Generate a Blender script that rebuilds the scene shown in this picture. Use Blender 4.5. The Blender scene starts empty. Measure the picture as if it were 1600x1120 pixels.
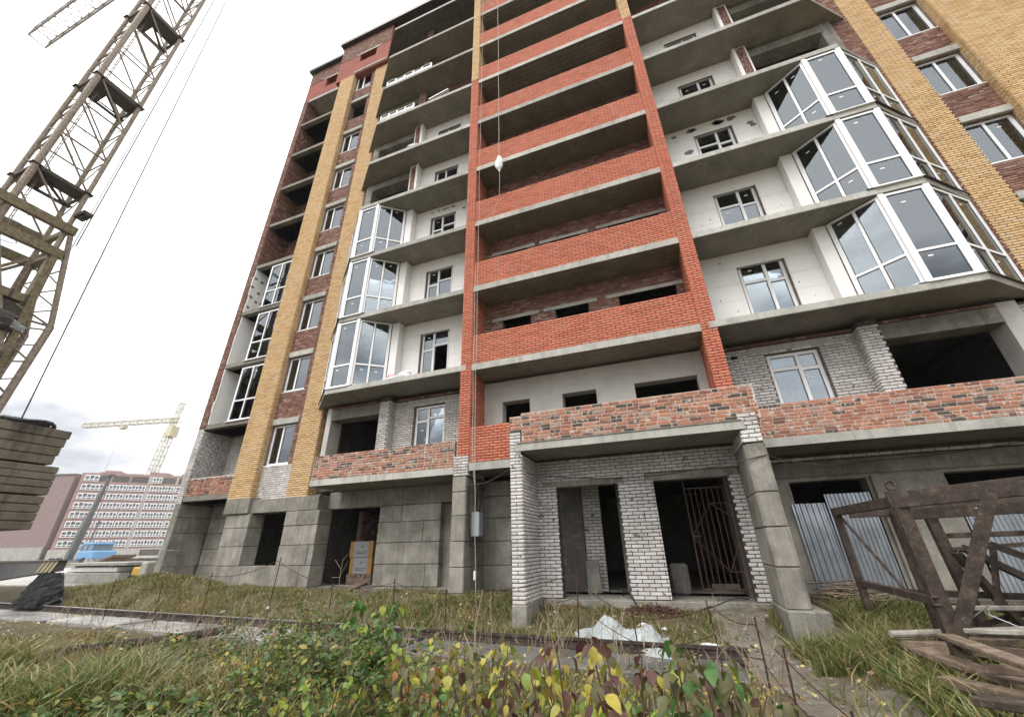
import bpy, math, random
import numpy as np
from mathutils import Matrix, Vector

rnd = random.Random(7)
RG = np.random.default_rng(11)
scene = bpy.context.scene
COL = scene.collection
R = math.radians

# ------------------------------------------------------------------ camera, sky, sun, exposure
CAM = Vector((0.0, 0.0, 1.3))
def cam_axes(yaw, pitch, roll):
    cy, sy, cp, sp = math.cos(yaw), math.sin(yaw), math.cos(pitch), math.sin(pitch)
    f = Vector((sy * cp, cy * cp, sp)); r = Vector((cy, -sy, 0)); d = f.cross(r)
    cr, sr = math.cos(roll), math.sin(roll)
    return cr * r + sr * d, -sr * r + cr * d, f
CR, CD, CF = cam_axes(R(-19.763), R(25.269), R(1.294))
cam_data = bpy.data.cameras.new("camera")
cam = bpy.data.objects.new("camera", cam_data); COL.objects.link(cam)
M = Matrix((( CR.x, -CD.x, -CF.x, CAM.x), (CR.y, -CD.y, -CF.y, CAM.y), (CR.z, -CD.z, -CF.z, CAM.z), (0, 0, 0, 1)))
cam.matrix_world = M
cam_data.sensor_width = 36.0
cam_data.lens = 619.05 / 1600 * 36
cam_data.clip_start = 0.05
cam_data.clip_end = 6000
scene.camera = cam

SUN_EL, SUN_AZ = 55.0, 200.0      # degrees; azimuth of the sun measured from +Y clockwise
world = bpy.data.worlds.new("World"); scene.world = world
world.use_nodes = True
nt = world.node_tree; nt.nodes.clear()
def wn(t, **k):
    n = nt.nodes.new(t)
    for a, b in k.items(): setattr(n, a, b)
    return n
wo = wn("ShaderNodeOutputWorld"); bg = wn("ShaderNodeBackground"); sky = wn("ShaderNodeTexSky")
sky.sky_type = 'NISHITA'; sky.sun_disc = False
sky.sun_elevation = R(SUN_EL); sky.sun_rotation = R(SUN_AZ)
sky.air_density = 1.0; sky.dust_density = 4.0
hs = wn("ShaderNodeHueSaturation"); hs.inputs["Saturation"].default_value = 0.25; hs.inputs["Value"].default_value = 0.10
nt.links.new(sky.outputs[0], hs.inputs["Color"])
tc = wn("ShaderNodeTexCoord"); mp = wn("ShaderNodeMapping"); mp.inputs["Scale"].default_value = (1.0, 1.0, 2.6)
nz = wn("ShaderNodeTexNoise"); nz.inputs["Scale"].default_value = 2.3; nz.inputs["Detail"].default_value = 5; nz.inputs["Roughness"].default_value = 0.5
mp.inputs["Location"].default_value = (0.35, 0.2, 0.62)
nt.links.new(tc.outputs["Generated"], mp.inputs["Vector"]); nt.links.new(mp.outputs[0], nz.inputs["Vector"])
rp = wn("ShaderNodeValToRGB")
rp.color_ramp.elements[0].position = 0.49; rp.color_ramp.elements[0].color = (0.27, 0.282, 0.30, 1)
rp.color_ramp.elements[1].position = 0.70; rp.color_ramp.elements[1].color = (1.0, 1.0, 1.0, 1)
e = rp.color_ramp.elements.new(0.60); e.color = (0.66, 0.675, 0.70, 1)
sx = wn("ShaderNodeSeparateXYZ"); nt.links.new(tc.outputs["Generated"], sx.inputs[0])
el = wn("ShaderNodeMath", operation='MULTIPLY_ADD'); el.inputs[1].default_value = 0.42; el.use_clamp = True
nt.links.new(sx.outputs["Z"], el.inputs[0]); nt.links.new(nz.outputs["Fac"], el.inputs[2])
nt.links.new(el.outputs[0], rp.inputs["Fac"])
cl = wn("ShaderNodeMix", data_type='RGBA', blend_type='MULTIPLY'); cl.inputs["Factor"].default_value = 1.0
CLOUD = 1.72
cl.inputs[7].default_value = (CLOUD, CLOUD, CLOUD * 1.01, 1)
nt.links.new(rp.outputs["Color"], cl.inputs[6])
mx = wn("ShaderNodeMix", data_type='RGBA'); mx.inputs["Factor"].default_value = 0.88
nt.links.new(hs.outputs[0], mx.inputs[6]); nt.links.new(cl.outputs[2], mx.inputs[7])
bg.inputs["Strength"].default_value = 1.0
nt.links.new(mx.outputs[2], bg.inputs["Color"]); nt.links.new(bg.outputs[0], wo.inputs["Surface"])

sun_d = bpy.data.lights.new("sun", 'SUN'); sun_d.energy = 1.5; sun_d.angle = R(28); sun_d.color = (1.0, 0.97, 0.93)
sun = bpy.data.objects.new("sun", sun_d); COL.objects.link(sun)
sdir = Vector((math.sin(R(SUN_AZ)) * math.cos(R(SUN_EL)), math.cos(R(SUN_AZ)) * math.cos(R(SUN_EL)), math.sin(R(SUN_EL))))
sun.rotation_euler = sdir.to_track_quat('Z', 'Y').to_euler(); sun.location = (0, -20, 60)

vs = scene.view_settings
vs.view_transform = 'Standard'; vs.look = 'None'; vs.exposure = 0.62; vs.gamma = 1.0; vs.use_curve_mapping = False
scene.cycles.max_bounces = 7; scene.cycles.diffuse_bounces = 3; scene.cycles.transparent_max_bounces = 12

HAZE = 0.00035
# ------------------------------------------------------------------ helpers
class MB:
    """collects boxes, bars, tubes, prisms; build() links them as one mesh object"""
    def __init__(s): s.v = []; s.f = []; s.m = []
    def add(s, vs_, fs, mi=0):
        o = len(s.v); s.v += [tuple(p) for p in vs_]
        for f in fs: s.f.append(tuple(o + i for i in f)); s.m.append(mi)
        return s
    def box(s, x0, x1, y0, y1, z0, z1, mi=0):
        return s.add([(x0,y0,z0),(x1,y0,z0),(x1,y1,z0),(x0,y1,z0),(x0,y0,z1),(x1,y0,z1),(x1,y1,z1),(x0,y1,z1)],
                     [(0,3,2,1),(4,5,6,7),(0,1,5,4),(1,2,6,5),(2,3,7,6),(3,0,4,7)], mi)
    def obox(s, O, u, n, u0, u1, v0, v1, d0, d1, mi=0):
        """box in a wall frame: u along the wall, z up, n outward"""
        O, u, n = Vector(O), Vector(u), Vector(n); z = Vector((0, 0, 1)); P = []
        for d in (d0, d1):
            for (a, b) in ((u0, v0), (u1, v0), (u1, v1), (u0, v1)): P.append(O + u * a + z * b + n * d)
        return s.add(P, [(3,2,1,0),(4,5,6,7),(0,1,5,4),(1,2,6,5),(2,3,7,6),(3,0,4,7)], mi)
    def beam(s, p, q, w, h=None, up=(0, 0, 1), mi=0, taper=1.0):
        p, q = Vector(p), Vector(q); h = h or w; d = (q - p).normalized(); up = Vector(up)
        if abs(d.dot(up)) > 0.97: up = Vector((0, 1, 0))
        a = d.cross(up).normalized(); b = a.cross(d).normalized(); P = []
        for c, k in ((p, 1.0), (q, taper)):
            for i, j in ((-1, -1), (1, -1), (1, 1), (-1, 1)): P.append(c + a * (i * w / 2 * k) + b * (j * h / 2 * k))
        return s.add(P, [(0,3,2,1),(4,5,6,7),(0,1,5,4),(1,2,6,5),(2,3,7,6),(3,0,4,7)][::1], mi)
    def tube(s, pts, r, n=6, mi=0, r2=None, cap=True):
        pts = [Vector(p) for p in pts]; o = len(s.v); N = len(pts)
        for i, p in enumerate(pts):
            d = (pts[min(i + 1, N - 1)] - pts[max(i - 1, 0)]).normalized()
            up = Vector((0, 0, 1)) if abs(d.z) < 0.95 else Vector((1, 0, 0))
            a = d.cross(up).normalized(); b = d.cross(a); rr = r if r2 is None else r + (r2 - r) * i / (N - 1)
            for k in range(n):
                t = 2 * math.pi * k / n; s.v.append(tuple(p + a * (math.cos(t) * rr) + b * (math.sin(t) * rr)))
        for i in range(N - 1):
            for k in range(n):
                k2 = (k + 1) % n
                s.f.append((o + i*n + k, o + i*n + k2, o + (i+1)*n + k2, o + (i+1)*n + k)); s.m.append(mi)
        if cap:
            s.f.append(tuple(o + k for k in range(n))[::-1]); s.m.append(mi)
            s.f.append(tuple(o + (N-1)*n + k for k in range(n))); s.m.append(mi)
        return s
    def prism(s, poly, z0, z1, mi=0):
        n = len(poly)
        fs = [tuple(range(n))[::-1], tuple(range(n, 2*n))] + [(i, (i+1) % n, n + (i+1) % n, n + i) for i in range(n)]
        return s.add([(x, y, z0) for x, y in poly] + [(x, y, z1) for x, y in poly], fs, mi)
    def build(s, name, mats, parent=None, kind=None, smooth=False, label=None, cat=None, group=None, bevel=0):
        me = bpy.data.meshes.new(name); me.from_pydata(s.v, [], s.f); me.update()
        mats = mats if isinstance(mats, (list, tuple)) else [mats]
        for m in mats: me.materials.append(m)
        if len(mats) > 1: me.polygons.foreach_set("material_index", s.m)
        if smooth: me.polygons.foreach_set("use_smooth", [True] * len(me.polygons))
        o = bpy.data.objects.new(name, me); COL.objects.link(o)
        if bevel:
            b = o.modifiers.new("bevel", 'BEVEL'); b.width = bevel; b.segments = 1; b.limit_method = 'ANGLE'
        put(o, parent); tag(o, label, cat, group, kind)
        return o

def put(o, parent):
    if parent is not None:
        o.parent = parent
        if parent.parent is None and parent.type == 'EMPTY':
            o.matrix_parent_inverse = Matrix.Translation(parent.location).inverted()
def tag(o, label=None, cat=None, group=None, kind=None):
    if label: o["label"] = label
    if cat: o["category"] = cat
    if group: o["group"] = group
    if kind: o["kind"] = kind
    return o
def thing(name, label, cat, loc=(0, 0, 0), group=None):
    o = bpy.data.objects.new(name, None); COL.objects.link(o); o.location = loc; o.empty_display_size = 0.3
    return tag(o, label, cat, group)
def inst(src, name, mat4, parent=None, label=None, cat=None, group=None):
    """another object on shared mesh data"""
    o = bpy.data.objects.new(name, src if isinstance(src, bpy.types.Mesh) else src.data); COL.objects.link(o)
    o.matrix_world = mat4
    if parent is not None:
        o.parent = parent
        o.matrix_parent_inverse = Matrix.Translation(-parent.location) if parent.type == 'EMPTY' else Matrix.Identity(4)
        o.matrix_basis = mat4
    return tag(o, label, cat, group)
def np_mesh(name, V, quads=None, tris=None, mats=(), parent=None, kind=None, smooth=False, mi=None, uv=None):
    me = bpy.data.meshes.new(name)
    nq = 0 if quads is None else len(quads); n3 = 0 if tris is None else len(tris)
    me.vertices.add(len(V)); me.vertices.foreach_set("co", np.asarray(V, np.float32).ravel())
    loops = []
    if nq: loops.append(np.asarray(quads, np.int32).ravel())
    if n3: loops.append(np.asarray(tris, np.int32).ravel())
    L = np.concatenate(loops); me.loops.add(len(L)); me.loops.foreach_set("vertex_index", L)
    me.polygons.add(nq + n3)
    starts = np.concatenate([np.arange(nq) * 4, nq * 4 + np.arange(n3) * 3]).astype(np.int32)
    me.polygons.foreach_set("loop_start", starts)
    me.polygons.foreach_set("loop_total", np.concatenate([np.full(nq, 4), np.full(n3, 3)]).astype(np.int32))
    for m in mats: me.materials.append(m)
    if mi is not None: me.polygons.foreach_set("material_index", np.asarray(mi, np.int32))
    if smooth: me.polygons.foreach_set("use_smooth", np.ones(nq + n3, bool))
    me.update(calc_edges=True); me.validate()
    o = bpy.data.objects.new(name, me); COL.objects.link(o); put(o, parent); tag(o, kind=kind)
    return o

# ------------------------------------------------------------------ materials
class NB:
    """tiny node-graph builder"""
    def __init__(s, name):
        s.m = bpy.data.materials.new(name); s.m.use_nodes = True; s.t = s.m.node_tree
        s.b = s.t.nodes["Principled BSDF"]; s.out = s.t.nodes["Material Output"]
        s.geo = s.t.nodes.new("ShaderNodeNewGeometry"); s.oi = s.t.nodes.new("ShaderNodeObjectInfo")
    def n(s, t, **k):
        o = s.t.nodes.new(t)
        for a, b in k.items(): setattr(o, a, b)
        return o
    def l(s, a, b): s.t.links.new(a, b)
    def noise(s, scale, detail=4, rough=0.55, stretch=None, dist=0.0):
        nz = s.n("ShaderNodeTexNoise"); nz.inputs["Scale"].default_value = scale; nz.inputs["Detail"].default_value = detail
        nz.inputs["Roughness"].default_value = rough; nz.inputs["Distortion"].default_value = dist
        src = s.geo.outputs["Position"]
        if stretch:
            mp = s.n("ShaderNodeMapping"); mp.inputs["Scale"].default_value = stretch; s.l(src, mp.inputs["Vector"]); src = mp.outputs[0]
        s.l(src, nz.inputs["Vector"]); return nz.outputs["Fac"]
    def ramp(s, fac, stops):
        r = s.n("ShaderNodeValToRGB"); el = r.color_ramp.elements
        while len(el) < len(stops): el.new(0.5)
        for e_, (p, c) in zip(el, stops): e_.position = p; e_.color = (*c, 1) if len(c) == 3 else c
        s.l(fac, r.inputs["Fac"]); return r.outputs["Color"]
    def math(s, op, a, b=None):
        m = s.n("ShaderNodeMath", operation=op)
        for i, x in enumerate((a, b)):
            if x is None: continue
            if isinstance(x, (int, float)): m.inputs[i].default_value = x
            else: s.l(x, m.inputs[i])
        return m.outputs[0]
    def mix(s, fac, a, b, mode='MIX'):
        m = s.n("ShaderNodeMix", data_type='RGBA', blend_type=mode)
        for i, x in ((0, fac), (6, a), (7, b)):
            if isinstance(x, (int, float)): m.inputs[i].default_value = x
            elif isinstance(x, tuple): m.inputs[i].default_value = (*x, 1)
            else: s.l(x, m.inputs[i])
        return m.outputs[2]
    def rand(s):
        """a random value per piece, joined or single"""
        return s.math('FRACT', s.math('ADD', s.geo.outputs["Random Per Island"], s.oi.outputs["Random"]))
    def bump(s, h, strength=0.3, dist=0.02):
        b = s.n("ShaderNodeBump"); b.inputs["Strength"].default_value = strength; b.inputs["Distance"].default_value = dist
        s.l(h, b.inputs["Height"]); s.l(b.outputs[0], s.b.inputs["Normal"])
    def done(s, col, rough=0.85, metal=0.0, spec=0.3):
        if isinstance(col, tuple): s.b.inputs["Base Color"].default_value = (*col, 1)
        else: s.l(col, s.b.inputs["Base Color"])
        s.b.inputs["Roughness"].default_value = rough; s.b.inputs["Metallic"].default_value = metal
        s.b.inputs["Specular IOR Level"].default_value = spec
        return s.m

def mat_brick(name, stops, dirt=0.25, dirtcol=(0.10, 0.085, 0.07), rough=0.8, smear=None, spec=0.25, chips=None):
    b = NB(name); c = b.ramp(b.rand(), stops)
    d = b.ramp(b.noise(1.1, 6, 0.65), [(0.45, (0, 0, 0)), (0.75, (dirt, dirt, dirt))])
    c = b.mix(d, c, dirtcol)
    g = b.noise(60, 3, 0.6)
    c = b.mix(0.18, c, b.ramp(g, [(0.35, (0.3, 0.3, 0.3)), (0.65, (1.2, 1.2, 1.2))]), 'MULTIPLY')
    if smear:
        f = b.ramp(b.noise(7, 5, 0.7), [(smear[0], (0, 0, 0)), (smear[0] + 0.09, (0.85, 0.85, 0.85))])
        c = b.mix(f, c, smear[1])
    if chips:
        f = b.ramp(b.noise(6.5, 3, 0.5), [(chips, (0, 0, 0)), (chips + 0.025, (0.8,) * 3)]); c = b.mix(f, c, (0.11, 0.095, 0.082))
    lime = b.ramp(b.noise(0.8, 6, 0.7, (1.6, 1.6, 0.5)), [(0.60, (0, 0, 0)), (0.78, (0.20,) * 3)]); c = b.mix(lime, c, (0.62, 0.56, 0.50))
    b.bump(g, 0.35, 0.01); return b.done(c, rough, spec=spec)
M_ = {}
M_['red'] = mat_brick("red_facing_brick", [(0, (0.42, 0.135, 0.082)), (0.4, (0.50, 0.162, 0.096)), (0.8, (0.55, 0.185, 0.112)), (1, (0.46, 0.19, 0.13))], 0.10)
M_['yellow'] = mat_brick("yellow_facing_brick", [(0, (0.50, 0.32, 0.155)), (0.4, (0.60, 0.40, 0.20)), (0.8, (0.65, 0.45, 0.245)), (1, (0.56, 0.42, 0.27))], 0.10)
M_['white'] = mat_brick("white_silicate_brick", [(0, (0.50, 0.465, 0.44)), (0.6, (0.60, 0.565, 0.54)), (1, (0.67, 0.64, 0.615))], 0.55, (0.20, 0.185, 0.165), chips=0.665)
M_['old'] = mat_brick("salvaged_red_brick", [(0, (0.055, 0.043, 0.042)), (0.13, (0.10, 0.066, 0.056)), (0.22, (0.25, 0.095, 0.060)), (0.55, (0.40, 0.155, 0.088)), (0.8, (0.44, 0.195, 0.12)), (1, (0.31, 0.22, 0.175))],
                       0.45, (0.13, 0.10, 0.085), smear=(0.55, (0.50, 0.45, 0.39)))
M_['brown'] = mat_brick("rough_brown_brick", [(0, (0.145, 0.070, 0.052)), (0.5, (0.235, 0.115, 0.085)), (0.85, (0.29, 0.155, 0.12)), (1, (0.35, 0.27, 0.23))], 0.35, (0.09, 0.065, 0.055), smear=(0.64, (0.36, 0.30, 0.26)))

def mat_mortar(name, c0, c1):
    b = NB(name); c = b.ramp(b.noise(9, 5, 0.6), [(0.35, c0), (0.65, c1)]); b.bump(b.noise(45, 4), 0.5, 0.01); return b.done(c, 0.95)
M_['m_red'] = mat_mortar("dark_red_mortar", (0.035, 0.018, 0.015), (0.06, 0.03, 0.024))
M_['m_yel'] = mat_mortar("brown_mortar", (0.065, 0.042, 0.024), (0.10, 0.068, 0.04))
M_['m_wht'] = mat_mortar("grey_mortar", (0.05, 0.043, 0.038), (0.10, 0.088, 0.078))
M_['m_old'] = mat_mortar("pale_mortar", (0.33, 0.29, 0.245), (0.52, 0.475, 0.415))
M_['m_brn'] = mat_mortar("brown_rough_mortar", (0.13, 0.09, 0.075), (0.24, 0.18, 0.155))

def mat_concrete(name, c0, c1, streak=0.35, rough=0.9, stain=0.5, scol=(0.075, 0.068, 0.058)):
    b = NB(name)
    c = b.ramp(b.noise(1.3, 8, 0.68), [(0.36, c0), (0.64, c1)])
    st = b.ramp(b.noise(2.2, 5, 0.6, (3.0, 3.0, 0.16)), [(0.48, (0, 0, 0)), (0.75, (streak,) * 3)])
    c = b.mix(st, c, scol)
    bl = b.ramp(b.noise(0.55, 7, 0.7), [(0.5, (0, 0, 0)), (0.8, (stain,) * 3)])
    c = b.mix(bl, c, scol)
    ef = b.ramp(b.noise(3.1, 6, 0.7, (2.8, 2.8, 0.22)), [(0.60, (0, 0, 0)), (0.74, (0.55,) * 3)])
    c = b.mix(ef, c, (0.52, 0.50, 0.46))
    c = b.mix(0.30, c, b.ramp(b.noise(38, 4, 0.7), [(0.3, (0.55,) * 3), (0.7, (1.25,) * 3)]), 'MULTIPLY')
    c = b.mix(1.0, c, b.ramp(b.oi.outputs['Random'], [(0, (0.86,) * 3), (1, (1.12,) * 3)]), 'MULTIPLY')
    c = b.mix(b.ramp(b.noise(75, 3, 0.6), [(0.60, (0, 0, 0)), (0.68, (0.55,) * 3)]), c, (0.07, 0.063, 0.053))
    c = b.mix(b.ramp(b.noise(5.5, 8, 0.8), [(0.56, (0, 0, 0)), (0.62, (0.30,) * 3)]), c, (0.44, 0.42, 0.37))
    b.bump(b.noise(22, 8, 0.8), 0.6, 0.03); return b.done(c, rough)
M_['conc'] = mat_concrete("raw_concrete", (0.155, 0.145, 0.122), (0.31, 0.292, 0.25), 0.55, stain=0.6)
M_['conc_block'] = mat_concrete("foundation_block_concrete", (0.19, 0.176, 0.146), (0.37, 0.345, 0.292), 0.45, stain=0.55)
M_['conc_pale'] = mat_concrete("pale_slab_edge_concrete", (0.36, 0.35, 0.31), (0.50, 0.485, 0.44), 0.35, stain=0.3)
M_['conc_slab'] = mat_concrete("balcony_slab_concrete", (0.20, 0.185, 0.155), (0.285, 0.265, 0.225), 0.15, stain=0.45)
M_['conc_shade'] = mat_concrete("shade_dark_concrete", (0.085, 0.078, 0.068), (0.13, 0.12, 0.105), 0.2)  # concrete darkened in colour to deepen the shade of interiors and recesses
def mat_plaster(name, c, var=0.08, stain=0.2):
    b = NB(name); c1 = tuple(x * (1 - var * 2) for x in c)
    k = b.ramp(b.noise(1.7, 7, 0.6), [(0.35, c1), (0.65, c)])
    k = b.mix(b.ramp(b.noise(2.6, 5, 0.6, (2.5, 2.5, 0.3)), [(0.55, (0, 0, 0)), (0.8, (stain,) * 3)]), k, (0.30, 0.27, 0.23))
    b.bump(b.noise(30, 4), 0.15, 0.01); return b.done(k, 0.85)
M_['foam'] = mat_plaster("white_foam_panel", (0.80, 0.785, 0.755), 0.03, 0.12)
M_['plaster'] = mat_plaster("grey_plaster", (0.50, 0.475, 0.435), 0.09, 0.3)
M_['redplaster'] = mat_plaster("red_rough_wall", (0.30, 0.085, 0.06), 0.12, 0.25)
def mat_plain(name, c, rough=0.6, metal=0.0, var=0.12, scale=6, spec=0.4):
    b = NB(name); k = b.ramp(b.noise(scale, 5, 0.6), [(0.3, tuple(x * (1 - var) for x in c)), (0.7, tuple(min(1, x * (1 + var)) for x in c))])
    return b.done(k, rough, metal, spec)
M_['pvc'] = mat_plain("white_pvc", (0.80, 0.80, 0.80), 0.35, var=0.03)
M_['gasket'] = mat_plain("black_gasket", (0.03, 0.03, 0.032), 0.6)
M_['black'] = mat_plain("black_rubber", (0.018, 0.018, 0.018), 0.5)
M_['cover'] = mat_plain("black_tarpaulin", (0.012, 0.012, 0.013), 0.55, var=.3, spec=.18)
M_['patch'] = mat_plain("grey_adhesive", (0.17, 0.16, 0.15), 0.9, var=0.25, scale=20)
M_['flash'] = mat_plain("dark_metal_flashing", (0.05, 0.048, 0.046), 0.45, 0.5)
M_['galv'] = mat_plain("galvanised_sheet", (0.36, 0.385, 0.41), 0.38, 0.85, var=0.22, scale=2.5)
M_['elec'] = mat_plain("grey_enamel", (0.42, 0.46, 0.48), 0.4, var=0.05)
M_['rope'] = mat_plain("pale_rope", (0.42, 0.39, 0.34), 0.9)
M_['bag'] = mat_plain("white_plastic_bag", (0.62, 0.63, 0.64), 0.35, var=0.06)
M_['pink'] = mat_plain("pink_bag", (0.72, 0.34, 0.38), 0.5, var=0.1)
M_['tarp'] = mat_plain("pale_plastic_sheet", (0.31, 0.335, 0.33), 0.38, var=0.10, scale=3)
def mat_glass():
    b = NB("window_glass"); t = b.t; t.nodes.remove(b.b)
    tr = b.n("ShaderNodeBsdfTransparent"); tr.inputs[0].default_value = (0.90, 0.925, 0.93, 1)
    gl = b.n("ShaderNodeBsdfGlossy"); gl.inputs["Color"].default_value = (0.86, 0.93, 0.98, 1); gl.inputs["Roughness"].default_value = 0.015
    fr = b.n("ShaderNodeFresnel"); fr.inputs["IOR"].default_value = 1.75
    bp = b.n("ShaderNodeBump"); bp.inputs["Strength"].default_value = 0.05; bp.inputs["Distance"].default_value = 0.02
    b.l(b.noise(1.6, 2), bp.inputs["Height"]); b.l(bp.outputs[0], gl.inputs["Normal"])
    ms = b.n("ShaderNodeMixShader"); b.l(b.math('MAXIMUM', fr.outputs[0], 0.16), ms.inputs[0]); b.l(tr.outputs[0], ms.inputs[1]); b.l(gl.outputs[0], ms.inputs[2])
    b.l(ms.outputs[0], b.out.inputs["Surface"]); return b.m
M_['glass'] = mat_glass()
def mat_rust(name, c0, c1, c2, rough=0.75):
    b = NB(name); c = b.ramp(b.noise(7, 7, 0.7), [(0.32, c0), (0.5, c1), (0.68, c2)])
    c = b.mix(b.ramp(b.noise(28, 5, 0.7), [(0.62, (0, 0, 0)), (0.75, (0.5,) * 3)]), c, (0.33, 0.30, 0.26))
    b.bump(b.noise(35, 5, 0.7), 0.4, 0.01); return b.done(c, rough, 0.1)
M_['rust'] = mat_rust("rusty_steel", (0.022, 0.017, 0.014), (0.050, 0.036, 0.028), (0.105, 0.076, 0.058))
M_['rustbar'] = mat_rust("rusty_rebar", (0.03, 0.016, 0.012), (0.05, 0.024, 0.017), (0.08, 0.038, 0.026))
M_['rail'] = mat_rust("rail_steel", (0.03, 0.022, 0.02), (0.05, 0.036, 0.03), (0.085, 0.06, 0.05), 0.55)
M_['railtop'] = mat_plain("worn_rail_head", (0.42, 0.41, 0.40), 0.4, 0.6)
M_['crane'] = mat_rust("faded_crane_paint", (0.13, 0.10, 0.072), (0.25, 0.205, 0.155), (0.35, 0.30, 0.235), 0.65)
M_['crane_yel'] = mat_rust("faded_yellow_crane_paint", (0.095, 0.070, 0.042), (0.18, 0.145, 0.085), (0.27, 0.22, 0.135), 0.65)
M_['crane_dark'] = mat_rust("dark_machinery", (0.03, 0.026, 0.022), (0.06, 0.05, 0.042), (0.11, 0.09, 0.075))
M_['crane_far'] = mat_plain("haze_paled_crane_paint", (0.56, 0.53, 0.43), 0.6)  # yellow paint paled in colour for the distance haze
M_['wire'] = mat_plain("dark_wire", (0.045, 0.04, 0.036), 0.6)
M_['wood'] = mat_rust("weathered_wood", (0.10, 0.072, 0.05), (0.17, 0.125, 0.09), (0.27, 0.21, 0.16), 0.85)
M_['beamgrey'] = mat_plain("dark_grey_paint", (0.12, 0.12, 0.12), 0.5, var=0.15)
M_['stripe'] = mat_plain("worn_yellow_stripe", (0.42, 0.34, 0.16), 0.6)
def mat_ballast():
    b = NB("stained_ballast_concrete"); c = b.ramp(b.noise(1.1, 8, 0.65), [(0.3, (0.11, 0.092, 0.068)), (0.6, (0.20, 0.172, 0.13)), (0.8, (0.23, 0.20, 0.17))])
    k = b.ramp(b.noise(0.9, 5, 0.6, (1.0, 1.6, 0.25)), [(0.48, (0, 0, 0)), (0.62, (0.85,) * 3)])
    c = b.mix(k, c, (0.018, 0.016, 0.014)); b.bump(b.noise(18, 6, 0.7), 0.5, 0.03); return b.done(c, 0.85)
M_['ballast'] = mat_ballast()
# ------------------------------------------------------------------ brick system
BRK = {}     # kind -> list of rows (O(3), u(3), n(3), L, H, P, parent)
def bricks(kind, O, u, n, W, H, parent, holes=(), course=0.08, L=0.255, joint=0.016, proud=0.017, jit=0.0025, ragged=0.0, skip=0.0, uneven=0.0):
    O, u, n = Vector(O), Vector(u), Vector(n); rows = BRK.setdefault(kind, [])
    nc = int(H / course + 1e-4)
    for r in range(nc):
        v0 = r * course; vm = v0 + course / 2; x = -(L / 2 if r % 2 else 0.0)
        if uneven: x -= rnd.random() * L * uneven
        cuts = [(h[0], h[1]) for h in holes if h[2] < vm < h[3]]
        lo, hi = 0.0, W
        if ragged: lo += rnd.random() * ragged; hi -= rnd.random() * ragged
        while x < hi:
            l = L if not uneven or rnd.random() > 0.3 else L / 2
            segs = [(max(x, lo), min(x + l - joint, hi))]; x += l
            for a, b in cuts:
                segs = [q for (p0, p1) in segs for q in ((p0, min(p1, a)), (max(p0, b), p1)) if q[1] - q[0] > 0.03]
            for p0, p1 in segs:
                if p1 - p0 < 0.03 or (skip and rnd.random() < skip): continue
                P = proud + rnd.uniform(-jit, jit)
                c = O + u * p0 + Vector((0, 0, v0 + joint / 2 + rnd.uniform(-jit, jit) * 0.5))
                rows.append((c.x, c.y, c.z, u.x, u.y, n.x, n.y, p1 - p0, course - joint, P, parent))
BQ = [(3,2,1,0)]  # unused back
def brick_arrays(rows, e=0.004):
    A = np.array([r[:10] for r in rows], float); N = len(A)
    O = A[:, :3]; u = np.zeros((N, 3)); u[:, :2] = A[:, 3:5]; n = np.zeros((N, 3)); n[:, :2] = A[:, 5:7]
    L, H, P = A[:, 7], A[:, 8], A[:, 9]; ee = np.full(N, e); z0 = np.zeros(N)
    ring = [(z0, z0), (L, z0), (L, H), (z0, H)]; inn = [(ee, ee), (L - ee, ee), (L - ee, H - ee), (ee, H - ee)]
    V = np.empty((N, 12, 3))
    for i, (a, b) in enumerate(ring):
        V[:, i] = O + u * a[:, None] + n * (-0.004); V[:, i, 2] += b
        V[:, 4 + i] = O + u * a[:, None] + n * (P - e)[:, None]; V[:, 4 + i, 2] += b
    for i, (a, b) in enumerate(inn):
        V[:, 8 + i] = O + u * a[:, None] + n * P[:, None]; V[:, 8 + i, 2] += b
    q = [(8, 9, 10, 11)]
    for i in range(4):
        j = (i + 1) % 4; q.append((i, j, 4 + j, 4 + i)); q.append((4 + i, 4 + j, 8 + j, 8 + i))
    Q = (np.array(q)[None] + (np.arange(N) * 12)[:, None, None]).reshape(-1, 4)
    return V.reshape(-1, 3), Q
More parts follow.
